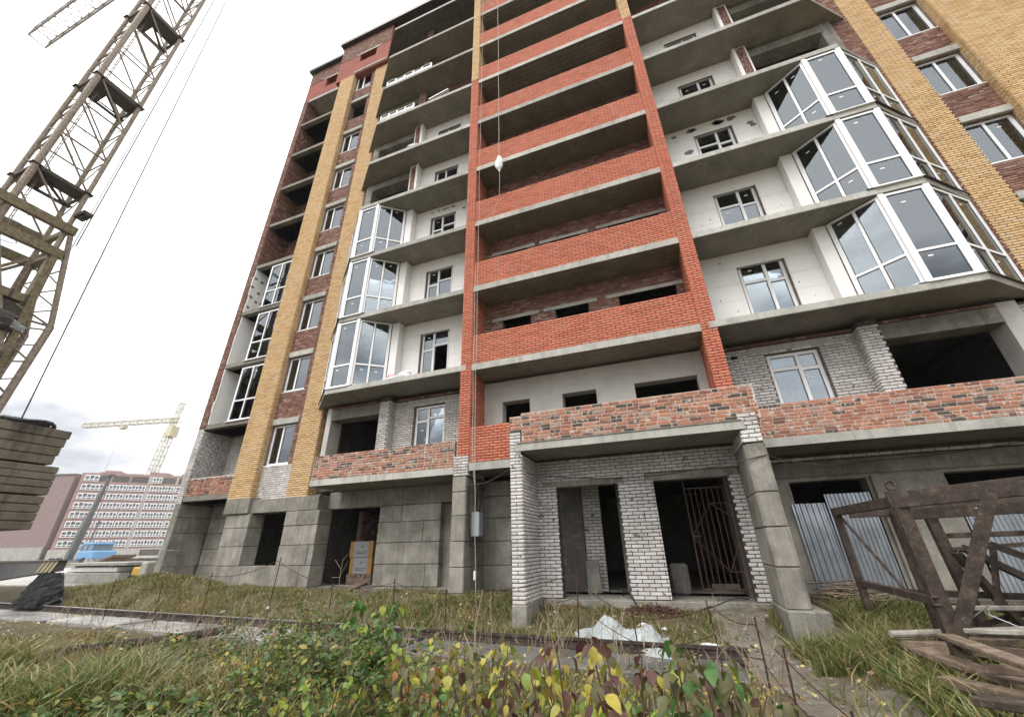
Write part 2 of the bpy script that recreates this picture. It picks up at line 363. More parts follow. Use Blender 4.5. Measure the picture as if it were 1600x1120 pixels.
def flush_bricks(singles, parent):
    f = np.array(CF); r_ = np.array(CR); d_ = np.array(CD); c0 = np.array(CAM)
    for kind, rows in BRK.items():
        A = np.array([r[:10] for r in rows], float)
        P = A[:, :3] + 0.5 * np.column_stack([A[:, 3] * A[:, 7], A[:, 4] * A[:, 7], A[:, 8]]) - c0
        dep = P @ f; px = 800 + 619.05 * (P @ r_) / dep; py = 560 + 619.05 * (P @ d_) / dep
        facing = -(P[:, 0] * A[:, 5] + P[:, 1] * A[:, 6]) / np.linalg.norm(P, axis=1)
        area = A[:, 7] * A[:, 8] * facing / dep ** 2
        area[(dep < 0.5) | (px < 6) | (px > 1594) | (py < 6) | (py > 1114)] = 0
        k = singles.get(kind, 0); order = np.argsort(-area); one = [i for i in order[:k] if area[i] > 0]; s1 = set(one)
        unit = None
        for i in one:
            r = rows[i]
            if unit is None:
                V, Q = brick_arrays([(0, 0, 0, 1, 0, 0, -1, 0.25, 0.07, 0.014)])
                unit = bpy.data.meshes.new("brick"); unit.from_pydata([tuple(v) for v in V], [], [tuple(int(a) for a in q) for q in Q]); unit.materials.append(M_[kind])
            u = Vector((r[3], r[4], 0)) * (r[7] / 0.25); zz = Vector((0, 0, r[8] / 0.07)); n = Vector((r[5], r[6], 0)) * (r[9] / 0.014)
            m = Matrix(((u.x, -n.x, 0, r[0]), (u.y, -n.y, 0, r[1]), (0, 0, zz.z, r[2]), (0, 0, 0, 1)))
            inst(unit, {"red": "red_brick", "yellow": "yellow_brick", "white": "white_brick", "old": "old_brick", "brown": "brown_brick"}[kind], m, r[10])
        rest = [rows[i] for i in range(len(rows)) if i not in s1]
        V, Q = brick_arrays(rest)
        np_mesh({"red": "red_brick", "yellow": "yellow_brick", "white": "white_brick", "old": "old_brick", "brown": "brown_brick"}[kind] + "_courses", V, Q, None, [M_[kind]], parent, "stuff")

def wall(name, parent, O, u, n, W, H, holes, th, mat, kind=None):
    """wall with real openings; its front face lies in the frame plane"""
    us = sorted({0, W, *[min(max(h[i], 0), W) for h in holes for i in (0, 1)]}); zs = sorted({0, H, *[min(max(h[i], 0), H) for h in holes for i in (2, 3)]})
    mb = MB()
    for j in range(len(zs) - 1):
        run = None
        for i in range(len(us) - 1):
            um, zm = (us[i] + us[i+1]) / 2, (zs[j] + zs[j+1]) / 2
            solid = not any(h[0] < um < h[1] and h[2] < zm < h[3] for h in holes)
            if solid: run = (run[0], us[i+1]) if run else (us[i], us[i+1])
            if run and (not solid or i == len(us) - 2):
                mb.obox(O, u, n, run[0], run[1], zs[j], zs[j+1], -th, 0); run = None
    return mb.build(name, mat, parent, kind)
UX, NF = (1, 0, 0), (0, -1, 0)

def glazing(name, parent, p0, p1, z0, z1, cols, rows, n=None, fw=0.065, post=(0.09, 0.09), dep=0.07, stickers=0, sill=True, col_rows=None, open_cells=()):
    """white window: frame mesh + pane children. cols, rows: fractions; col_rows: rows per column"""
    p0, p1 = Vector((*p0, 0)), Vector((*p1, 0)); u = (p1 - p0); W = u.length; u.normalize()
    n = Vector((u.y, -u.x, 0)); O = Vector((p0.x, p0.y, z0)); H = z1 - z0
    f = MB(); f.obox(O, u, n, 0, post[0], 0, H, -dep/2, dep/2); f.obox(O, u, n, W - post[1], W, 0, H, -dep/2, dep/2)
    f.obox(O, u, n, post[0], W - post[1], 0, fw * 1.25, -dep/2, dep/2); f.obox(O, u, n, post[0], W - post[1], H - fw, H, -dep/2, dep/2)
    iw0, iw1 = post[0], W - post[1]
    cu = [iw0] + [iw0 + c * (iw1 - iw0) for c in cols] + [iw1]; zb, zt = fw * 1.25, H - fw
    panes = []
    for i in range(len(cu) - 1):
        a = cu[i] + (fw / 2 if i else 0); b = cu[i+1] - (fw / 2 if i < len(cu) - 2 else 0)
        if i < len(cu) - 2: f.obox(O, u, n, cu[i+1] - fw/2, cu[i+1] + fw/2, zb, zt, -dep/2 + .002, dep/2 + .004)
        rr = col_rows[i] if col_rows else rows
        zs = [zb] + [zb + r * (zt - zb) for r in rr] + [zt]
        for j in range(len(zs) - 1):
            c = zs[j] + (fw / 2 if j else 0); d = zs[j+1] - (fw / 2 if j < len(zs) - 2 else 0)
            if j < len(zs) - 2: f.obox(O, u, n, a, b, zs[j+1] - fw/2, zs[j+1] + fw/2, -dep/2 + .002, dep/2 - .004)
            panes.append((a, b, c, d, (i, j) in open_cells))
    if sill: f.obox(O, u, n, -0.03, W + 0.03, -0.03, -0.002, -dep/2, dep/2 + 0.09)
    fr = f.build(name, M_['pvc'], parent)
    for (a, b, c, d, op) in panes:
        if op: continue
        g = MB().obox(O, u, n, a, b, c, d, -0.012, 0.004); g.build("pane", M_['glass'], fr)
        for (q0, q1, q2, q3) in ((a, b, d - 0.018, d), (a, b, c, c + 0.012), (a, a + 0.012, c + 0.012, d - 0.018), (b - 0.012, b, c + 0.012, d - 0.018)):
            pass
        k = MB(); t = 0.014
        k.obox(O, u, n, a, b, d - t, d, 0.006, 0.012); k.obox(O, u, n, a, b, c, c + t, 0.006, 0.012)
        k.obox(O, u, n, a, a + t, c + t, d - t, 0.006, 0.012); k.obox(O, u, n, b - t, b, c + t, d - t, 0.006, 0.012)
        k.build("gasket", M_['gasket'], fr)
        if stickers and rnd.random() < stickers:
            su = a + rnd.uniform(0.12, max(0.13, (b - a) * 0.4)); sz = d - rnd.uniform(0.12, 0.3)
            MB().obox(O, u, n, su, su + 0.10, sz, sz + 0.035, 0.0045, 0.0065).build("sticker", M_['pvc'], fr)
    return fr

# ------------------------------------------------------------------ ground
def sst(a, b, x): t = np.clip((x - a) / (b - a), 0, 1); return t * t * (3 - 2 * t)
def hsh(x, y, f, s):
    return np.sin(x * f + s + 1.7 * np.sin(y * f * 0.73 + s * 2.1)) * np.cos(y * f * 1.13 - s + 1.3 * np.sin(x * f * 0.61 + s))
def gh(x, y):
    x, y = np.asarray(x, float), np.asarray(y, float)
    z = -0.34 + 0.50 * sst(8.5, 10.7, y)
    z = z + 0.10 * sst(6.3, 5.0, y)
    z = z + 0.16 * sst(1.3, 2.6, x) * sst(4.5, 6.5, y) * (1 - sst(8.5, 10.5, y))
    z = z + 0.42 * np.exp(-((x + 16.8) / 2.6) ** 2 - ((y - 10.4) / 0.9) ** 2)
    far = sst(0, 1, np.clip((-x - 19.5) / 3, 0, 1)) * sst(10, 12, y)
    z = z * (1 - far) + 0.08 * far
    bump = 0.035 * hsh(x, y, 1.9, 0.4) + 0.02 * hsh(x, y, 4.7, 1.9) + 0.012 * hsh(x, y, 11.0, 3.1)
    return z + bump * (1 - sst(25, 60, np.hypot(x, y))) * (1 - 0.8 * far)
def spaced(lo, hi, step, far):
    mid = np.arange(lo, hi + step / 2, step); out = []; d = step
    t = 0
    while t < far: d *= 1.45; t += d; out.append(t)
    out = np.array(out); return np.concatenate([lo - out[::-1], mid, hi + out])
gx, gy = spaced(-26, 9, 0.16, 3500), spaced(-2, 13, 0.12, 3500)
X, Y = np.meshgrid(gx, gy); Z = gh(X, Y)
inside = (X > -19.2) & (X < 16) & (Y > 11.0) & (Y < 26); Z = np.where(inside, 0.02, Z)
nx, ny = len(gx), len(gy); I = np.arange(nx * ny).reshape(ny, nx)
gq = np.stack([I[:-1, :-1], I[:-1, 1:], I[1:, 1:], I[1:, :-1]], -1).reshape(-1, 4)
b = NB("dirt_and_dead_grass")
c = b.ramp(b.noise(1.4, 7, 0.65), [(0.32, (0.060, 0.046, 0.030)), (0.5, (0.090, 0.080, 0.040)), (0.66, (0.125, 0.100, 0.058))])
c = b.mix(b.ramp(b.noise(18, 5, 0.7), [(0.4, (0, 0, 0)), (0.7, (0.6,) * 3)]), c, (0.17, 0.135, 0.085))
b.bump(b.noise(26, 6, 0.75), 0.8, 0.05); M_['ground'] = b.done(c, 0.95)
np_mesh("ground", np.stack([X, Y, Z], -1).reshape(-1, 3), gq, None, [M_['ground']], None, "structure", True)
# trampled bare paths: a pale concrete slab path on the right and bare earth in front of the porch
def sheet(name, poly, mat, lift=0.006, res=0.12, kind="structure"):
    xs, ys = [p[0] for p in poly], [p[1] for p in poly]; x = np.arange(min(xs), max(xs) + res, res); y = np.arange(min(ys), max(ys) + res, res)
    Xg, Yg = np.meshgrid(x, y); n = len(poly); ins = np.zeros(Xg.shape, bool); j = n - 1
    wx = Xg + 0.10 * hsh(Xg, Yg, 3.1, 0.7) + 0.05 * hsh(Xg, Yg, 9.0, 2.2); wy = Yg + 0.10 * hsh(Xg, Yg, 3.7, 1.7)
    for i in range(n):
        (xi, yi), (xj, yj) = poly[i], poly[j]
        hit = ((yi > wy) != (yj > wy)) & (wx < (xj - xi) * (wy - yi) / ((yj - yi) or 1e-9) + xi); ins ^= hit; j = i
    Ig = np.arange(Xg.size).reshape(Xg.shape); q = np.stack([Ig[:-1, :-1], Ig[:-1, 1:], Ig[1:, 1:], Ig[1:, :-1]], -1)
    q = q[ins[:-1, :-1]]; V = np.stack([Xg, Yg, gh(Xg, Yg) + lift], -1).reshape(-1, 3)
    return np_mesh(name, V, q, None, [mat], None, kind, True)
M_['earth'] = mat_concrete("trodden_earth", (0.115, 0.098, 0.077), (0.20, 0.172, 0.135), 0.0, stain=0.4)
M_['yard'] = mat_concrete("yard_hardstanding", (0.30, 0.285, 0.26), (0.42, 0.40, 0.37), 0.0, stain=0.4)
PATH = [(0.25, 10.4), (1.35, 10.3), (1.3, 9.0), (1.55, 7.4), (2.1, 6.4), (2.0, 4.2), (1.0, 4.6), (0.9, 6.6), (0.65, 7.6), (0.55, 9.0)]
sheet("path", PATH, M_['earth'])
MB().box(-70, -19.9, 11.6, 66, -0.5, 0.13).build("yard_hardstanding", M_['yard'], None, "structure")

# ------------------------------------------------------------------ the apartment building
BLD = thing("apartment_building", "unfinished ten-storey apartment block in red and yellow brick with open concrete balconies", "apartment building", (-1.7, 11.5, 0.0))
B = BLD
def kz(k): return 3.47 if k == 0 else 6.57 + 3.0 * (k - 1)
NK = 9
XL, XR = -19.48, 16.4
# interior: floors, back wall, spine wall, cross walls
for k in range(NK + 1):
    z = kz(k); MB().box(-19.08, XR - 0.4, 12.0, 22.6, z - 0.22, z - 0.002).build("interior_floor", M_['conc_shade'], B)
MB().box(-19.08, XR - 0.4, 11.2, 22.6, 0.03, 0.19).build("interior_floor", M_['conc_shade'], B)
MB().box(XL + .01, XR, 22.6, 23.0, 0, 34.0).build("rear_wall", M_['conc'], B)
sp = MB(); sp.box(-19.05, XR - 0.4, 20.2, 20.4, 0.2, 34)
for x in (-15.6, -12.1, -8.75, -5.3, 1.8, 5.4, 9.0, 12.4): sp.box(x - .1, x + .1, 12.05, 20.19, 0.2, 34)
sp.build("partition_wall", M_['conc_shade'], B)
MB().box(XR - 0.4, XR - .001, 11.7, 22.6, 0, 34.0).build("side_wall", M_['conc'], B)
MB().box(XL, XL + 0.38, 13.12, 22.6, 0, 34.0).build("side_wall", M_['conc'], B)

# --- ground floor of stacked foundation blocks
def block_wall(x0, x1, z0, z1, y, th, holes=(), course=0.615, L=2.0, n=NF, u=UX, O=None, mat='conc_block'):
    zz = z0; r = 0
    while zz < z1 - 0.05:
        h = min(course, z1 - zz); x = x0 - (L * 0.5 if r % 2 else 0.0)
        while x < x1:
            l = L * rnd.uniform(0.85, 1.15); segs = [(max(x, x0), min(x + l, x1))]; x += l
            for hx0, hx1, hz0, hz1 in holes:
                if hz0 < zz + h / 2 < hz1:
                    segs = [q for (a, b) in segs for q in ((a, min(b, hx0)), (max(a, hx1), b)) if q[1] - q[0] > 0.12]
            for a, b in segs:
                if b - a < 0.12: continue
                o = rnd.uniform(-0.012, 0.012)
                if O is None: mb = MB().box(a + .005, b - .005, y + o, y + th, zz + .006, zz + h - .008)
                else: mb = MB().obox(O, u, n, a + .005, b - .005, zz + .006, zz + h - .008, -th, o)
                mb.build("concrete_block", M_[mat], B, bevel=0.012)
        zz += h; r += 1
block_wall(-15.6, -11.17, 0.24, 2.56, 11.3, 0.62, [(-14.38, -12.68, 0.87, 2.6)])
block_wall(-9.12, -6.77, 0.24, 2.6, 11.85, 0.5)
block_wall(-5.18, -4.2, 0.2, 3.1, 11.62, 0.3)
MB().box(-15.62, -11.1, 11.26, 12.5, -0.1, 0.232).build("footing", M_['conc'], B)
MB().box(-11.1, 2.0, 11.7, 12.4, -0.1, 0.235).build("footing", M_['conc'], B)
wl = MB().box(-15.74, -14.5, 11.22, 12.0, 2.575, 3.13); wl.box(-14.5, -11.36, 11.36, 12.0, 2.575, 3.05); wl.build("edge_beam", M_['conc'], B, bevel=0.01)
MB().box(-11.36, -5.3, 11.86, 12.3, 2.61, 3.17).build("edge_beam", M_['conc'], B)
MB().box(-6.77, -6.2, 12.1, 12.5, 0.2, 2.6).build("door_jamb", M_['conc'], B)
jb = MB().box(-11.17, -11.0, 13.3, 16.0, 0.2, 2.6).build("inner_wall", M_['m_brn'], B); bricks('brown', (-11.0, 13.3, 0.2), (0, 1, 0), (1, 0, 0), 2.6, 2.4, jb, uneven=.3)
MB().box(-9.12, -8.9, 12.36, 14.6, 0.2, 2.6).build("door_jamb", M_['conc_shade'], B)
# left end: blocks of the corner pier and the niche
block_wall(0, 1.36, 0.2, 3.14, 0, 0.36, u=(0, 1, 0), n=(1, 0, 0), O=(-19.06, 11.72, 0), L=1.3)
block_wall(XL, -19.43, 0.2, 3.14, 11.7, 0.2, L=0.9)
MB().box(-19.42, -19.07, 11.70, 11.715, 0.2, 3.14).build("pier_face", M_['conc_block'], B)
block_wall(-19.05, -15.7, 0.2, 3.14, 13.1, 0.3, L=1.5)
MB().box(XL, -15.6, 11.6, 13.4, -0.15, 0.195).build("footing", M_['conc'], B)

# --- left loggia tower (X -19.5 .. -15.9)
XLo, XLi, XP1, XP1r = XL, -19.1, -15.95, -14.80
for k in range(NK + 1):
    z = kz(k) if k < NK else 30.2
    MB().box(XLi, XP1 + 0.02, 11.74, 13.1, z - 0.22, z - 0.02).build("loggia_slab", M_['conc_slab'] if k < NK else M_['conc_pale'], B)
MB().box(XLi, XP1 + .02, 11.728, 11.736, 29.9, 30.2).build("lintel", M_['conc_pale'], B)
w = MB().box(XLo, XLi - 0.001, 11.72, 13.1, 3.15, 30.2).build("loggia_side_wall", M_['m_wht'], B)
bk = MB().box(XLi, XP1, 13.1, 13.3, 3.15, 30.2).build("loggia_back_wall", M_['m_brn'], B)
bricks('white', (XLo, 11.72, 3.15), UX, NF, 0.38, 3.2, w)
bricks('white', (XLi, 11.72, kz(0)), (0, 1, 0), (1, 0, 0), 1.38, 2.85, w, uneven=0.2)
bricks('white', (XLi, 13.1, kz(0)), UX, NF, 3.15, 2.85, bk, uneven=0.2)
bricks('brown', (XLo, 11.72, 6.35), UX, NF, 0.38, 23.8, w, uneven=0.3)
for k in range(1, NK): bricks('brown', (XLi, 11.72, kz(k)), (0, 1, 0), (1, 0, 0), 1.38, 2.75, w, uneven=0.3); bricks('brown', (XLi, 13.1, kz(k)), UX, NF, 3.15, 2.75, bk, uneven=0.3)
pl = MB().box(XLi, XP1 + .01, 11.80, 11.92, kz(0) - 0.02, 4.20).build("loggia_parapet", M_['m_old'], B)
bricks('old', (XLi, 11.80, kz(0) - 0.02), UX, NF, 3.15, 0.74, pl, course=0.078, joint=0.017, uneven=0.25, jit=0.006)
for k in (1, 2, 3):      # foam lined side walls and glazing
    z = kz(k)
    fm = MB()
    for i in range(5):
        fm.obox((XLi, 11.72, z), (0, 1, 0), (1, 0, 0), 0.06 * rnd.random(), 1.37, i * 0.555 + .002, min((i + 1) * 0.555, 2.76) - .002, 0.02, 0.075)
    fo = fm.build("foam_panel", M_['foam'] if k == 3 else M_['plaster'], B)
    fo.data.materials[0] = M_['foam']
    if k == 3:
        for i in range(11):
            yy, zz = 11.85 + (i % 3) * 0.36 + rnd.uniform(-.06, .06), z + 0.3 + (i // 3) * 0.62 + rnd.uniform(-.1, .1)
            pts = [(yy + math.cos(t) * rnd.uniform(.07, .12), zz + math.sin(t) * rnd.uniform(.06, .10)) for t in [2 * math.pi * q / 9 for q in range(9)]]
            MB().add([(XLi + .0755, a, b) for a, b in pts] + [(XLi + .085, a, b) for a, b in pts], [tuple(range(9))[::-1], tuple(range(9, 18))] + [(q, (q+1) % 9, 9 + (q+1) % 9, 9 + q) for q in range(9)]).build("adhesive_patch", M_['patch'], B)
    MB().box(-17.80, XP1 - .03, 11.93, 11.96, z + .02, z + 2.55).build("added_pale_panel", M_['foam'], B)  # pale panel added behind the glass in place of a sky reflection
    MB().box(XLi + .01, XP1, 13.02, 13.07, z, z + 2.75).build("foam_panel", M_['foam'], B)  # back wall foam added so the panes look pale
    glazing("loggia_glazing", B, (-17.85, 11.80), (XP1 - 0.36, 11.80), z - 0.02, z + 2.62, [0.5], [0.36], stickers=0.3)

# --- yellow pilasters, window strip (left), same on the right
def pilaster(x0, x1, y, yb, z0, z1, top=None, sides=(), brick_top=1e9, shift=0.0):
    p = MB().box(x0, x1, y, yb, z0, z1).build("pilaster", M_['m_yel'], B)
    bricks('yellow', (x0, y, z0), UX, NF, x1 - x0, min(z1, brick_top) - z0, p, course=0.0795)
    if 'r' in sides: bricks('yellow', (x1, y, z0), (0, 1, 0), (1, 0, 0), yb - y, min(z1, brick_top) - z0, p, course=0.0795)
    if 'l' in sides: bricks('yellow', (x0, yb, z0), (0, -1, 0), (-1, 0, 0), yb - y, min(z1, brick_top) - z0, p, course=0.0795)
    return p
pilaster(XP1, XP1r, 11.4, 12.0, 3.13, 29.95, sides='r')
pilaster(-13.22, -12.2, 11.6, 12.38, 3.06, 29.9, sides='r')
MB().box(-12.19, -11.74, 12.3, 12.4, 3.2, 6.4).build("recess_wall", M_['m_yel'], B)
def strip(x0, x1, xw0, xw1, ks, ztop, low_white):
    holes = []
    for k in range(NK):
        z = kz(k); holes.append((xw0 - x0, xw1 - x0, z + 0.87 - 3.05, z + 2.50 - 3.05))
    s = wall("window_strip_wall", B, (x0, 11.66, 3.05), UX, NF, x1 - x0, ztop - 3.05, holes, 0.3, M_['m_brn'])
    for k in range(NK):
        z = kz(k)
        lo = 3.06 if k == 0 else kz(k - 1) + 2.78
        bricks('white' if (k == 0 and low_white) else 'brown', (x0, 11.66, lo), UX, NF, x1 - x0, z + 0.87 - lo, s, uneven=0.3, jit=0.008 if k else 0.003, proud=0.016)
        bricks('brown', (xw1, 11.66, z + 0.87), UX, NF, x1 - xw1, 1.62, s, uneven=0.3)
        MB().box(x0 + 0.02, xw1 + 0.14, 11.58, 11.95, z + 2.51, z + 2.76).build("lintel", M_['conc_pale'], B, bevel=0.01)
        if k != 7 or not low_white:
            glazing("window", B, (xw0, 11.78), (xw1, 11.78), z + 0.89, z + 2.49, [0.42], [], stickers=0.25)
            MB().box(xw1 + .001, xw1 + .012, 11.67, 11.95, z + .87, z + 2.5).build("window_reveal", M_['plaster'], B)
strip(XP1r, -13.22, -14.76, -13.52, range(9), 29.9, True)
strip(9.80, 10.98, 9.84, 10.96, range(9), 29.9, False)
pilaster(9.02, 9.80, 11.6, 12.0, 3.1, 29.9, sides='l', brick_top=26)
pilaster(10.98, XR, 11.4, 12.0, 3.1, 29.9, sides='l', brick_top=25)
MB().box(8.1, XR, 11.5, 12.0, 0, 3.09).build("ground_floor_wall", M_['conc_block'], B)

# --- upper band and roof
rb = wall("attic_wall", B, (-16.4, 11.4, 29.9), UX, NF, 4.2, 4.1, [(1.75, 3.1, 1.35, 2.15)], 0.4, M_['redplaster'])
bricks('brown', (-16.4, 11.4, 32.15), UX, NF, 4.2, 1.85, rb, uneven=0.3, jit=0.006)
MB().box(-14.95, -13.0, 11.37, 11.6, 32.06, 32.2).build("lintel", M_['conc_pale'], B)
MB().box(-14.85, -12.3, 11.36, 11.6, 30.02, 30.2).build("lintel", M_['conc_pale'], B)
rb2 = wall("attic_wall", B, (XL, 11.72, 30.2), UX, NF, XL * -1 - 16.4, 3.2, [(1.65, 2.65, 0.75, 1.65)], 0.4, M_['redplaster'])
bricks('brown', (XL, 11.72, 31.95), UX, NF, 3.05, 1.45, rb2, uneven=0.3, jit=0.006)
MB().box(-18.1, -16.6, 11.69, 11.9, 31.86, 31.98).build("lintel", M_['conc_pale'], B)
rb3 = MB().box(-12.2, XR, 11.62, 12.0, 30.55, 34.0).build("attic_wall", M_['m_brn'], B)
bricks('brown', (-12.2, 11.62, 30.6), UX, NF, 14.0, 3.4, rb3, uneven=0.3)
MB().box(-16.55, XR + .2, 11.12, 23.2, 34.0, 34.3).build("roof_slab", M_['flash'], B)
MB().box(XL - 0.15, -16.56, 11.45, 23.2, 33.4, 33.65).build("roof_slab", M_['flash'], B)
MB().box(-16.4, -16.0, 11.81, 22.6, 29.9, 33.98).build("attic_side_wall", M_['redplaster'], B)

# --- red bay: pillars, parapets, slabs, back walls
PLo, PLi, PRi, PRo = -5.49, -5.13, 1.64, 2.01
def pillar(x0, x1, zb):
    p = MB().box(x0, x1, 10.4, 11.75, zb, 33.9).build("pillar", M_['m_red'], B)
    bricks('red', (x0, 10.4, zb), UX, NF, x1 - x0, 21.65 - zb, p)
    q = MB().box(x0 - .001, x1 + .001, 10.397, 11.74, 21.65, 33.9).build("pillar_upper_part", M_['m_yel'], p)
    bricks('yellow', (x0, 10.397, 21.65), UX, NF, x1 - x0, 12.2, p)
    for kind, z0, z1 in (('red', zb, 21.65), ('yellow', 21.65, 33.8)):
        if x0 < 0: bricks(kind, (x1, 10.4, z0), (0, 1, 0), (1, 0, 0), 1.2, z1 - z0, p)
        else: bricks(kind, (x0, 11.6, z0), (0, -1, 0), (-1, 0, 0), 1.2, min(z1, 26) - z0, p)
    return p
pL = pillar(PLo, PLi, 3.68); pR = pillar(PRo - 0.37, PRo, 3.4)
for k in range(NK):
    z = kz(k)
    sl = MB(); sl.box(PLi, PRi, 10.42, 11.74, z - 0.22, z)
    sb = sl.build("bay_slab", M_['conc_slab'], B)
    MB().box(PLi + .002, PRi - .002, 10.405, 10.4195, z - 0.22, z - .002).build("slab_edge", M_['conc_pale'], sb)
    rib = MB()
    for i in range(6): rib.box(PLi, PRi, 10.55 + i * 0.2, 10.66 + i * 0.2, z - 0.232, z - 0.2205)
    rib.build("soffit_rib", M_['conc_slab'], sb)
    pp = MB().box(PLi, PRi, 10.44, 10.60, z + 0.004, z + 1.05).build("parapet", M_['m_red'], B)
    bricks('red', (PLi, 10.44, z + 0.006), UX, NF, PRi - PLi, 1.04, pp)
    ops = [(-4.48, -3.55), (-2.49, -1.44), (-0.32, 1.39)] if k == 0 else [(-4.45, -3.38), (-2.5, -1.36), (-0.36, 1.4)]
    W0 = PLi; zt = 2.06 if k == 0 else 2.02
    holes = [(a - W0, b_ - W0, 0.55, zt) for a, b_ in ops]
    bw = wall("bay_back_wall", B, (W0, 11.45, z), UX, NF, PRi - W0, 2.78, holes, 0.35, M_['plaster'] if k == 0 else M_['m_brn'])
    if k:
        bricks('brown', (W0, 11.45, z), UX, NF, PRi - W0, 2.78, bw, holes + [(a - .4 - W0, b_ + .3 - W0, zt, zt + .13) for a, b_ in ops], uneven=0.3, jit=0.006)
        for a, b_ in ops: MB().box(a - 0.4, min(b_ + 0.3, PRi), 11.42, 11.8, z + zt, z + zt + 0.13).build("lintel", M_['conc_pale'], B)
# pillar foot (left): white brick, ledges of concrete blocks
wp = MB().box(-5.58, -5.15, 10.37, 11.6, 3.11, 3.675).build("pillar_foot", M_['m_wht'], B)
bricks('white', (-5.58, 10.37, 3.115), UX, NF, 0.43, 0.56, wp); bricks('white', (-5.15, 10.37, 3.115), (0, 1, 0), (1, 0, 0), 1.2, 0.56, wp)
zl = [0.16, 0.82, 1.43, 2.07, 2.69, 3.105]
for i in range(5):
    o = rnd.uniform(-.012, .012)
    fl = [(-5.62 + o, 10.40), (-5.58 + o, 10.36), (-5.44, 10.36), (-5.41, 10.345), (-5.20, 10.345), (-5.17 + o, 10.375), (-5.16 + o, 11.62), (-5.62 + o, 11.62)]
    MB().prism(fl, zl[i] + .006, zl[i + 1] - .008).build("concrete_block", M_['conc_block'], B, bevel=0.012)
MB().box(-5.66, -5.0, 10.3, 11.7, -0.35, 0.155).build("footing", M_['conc'], B)

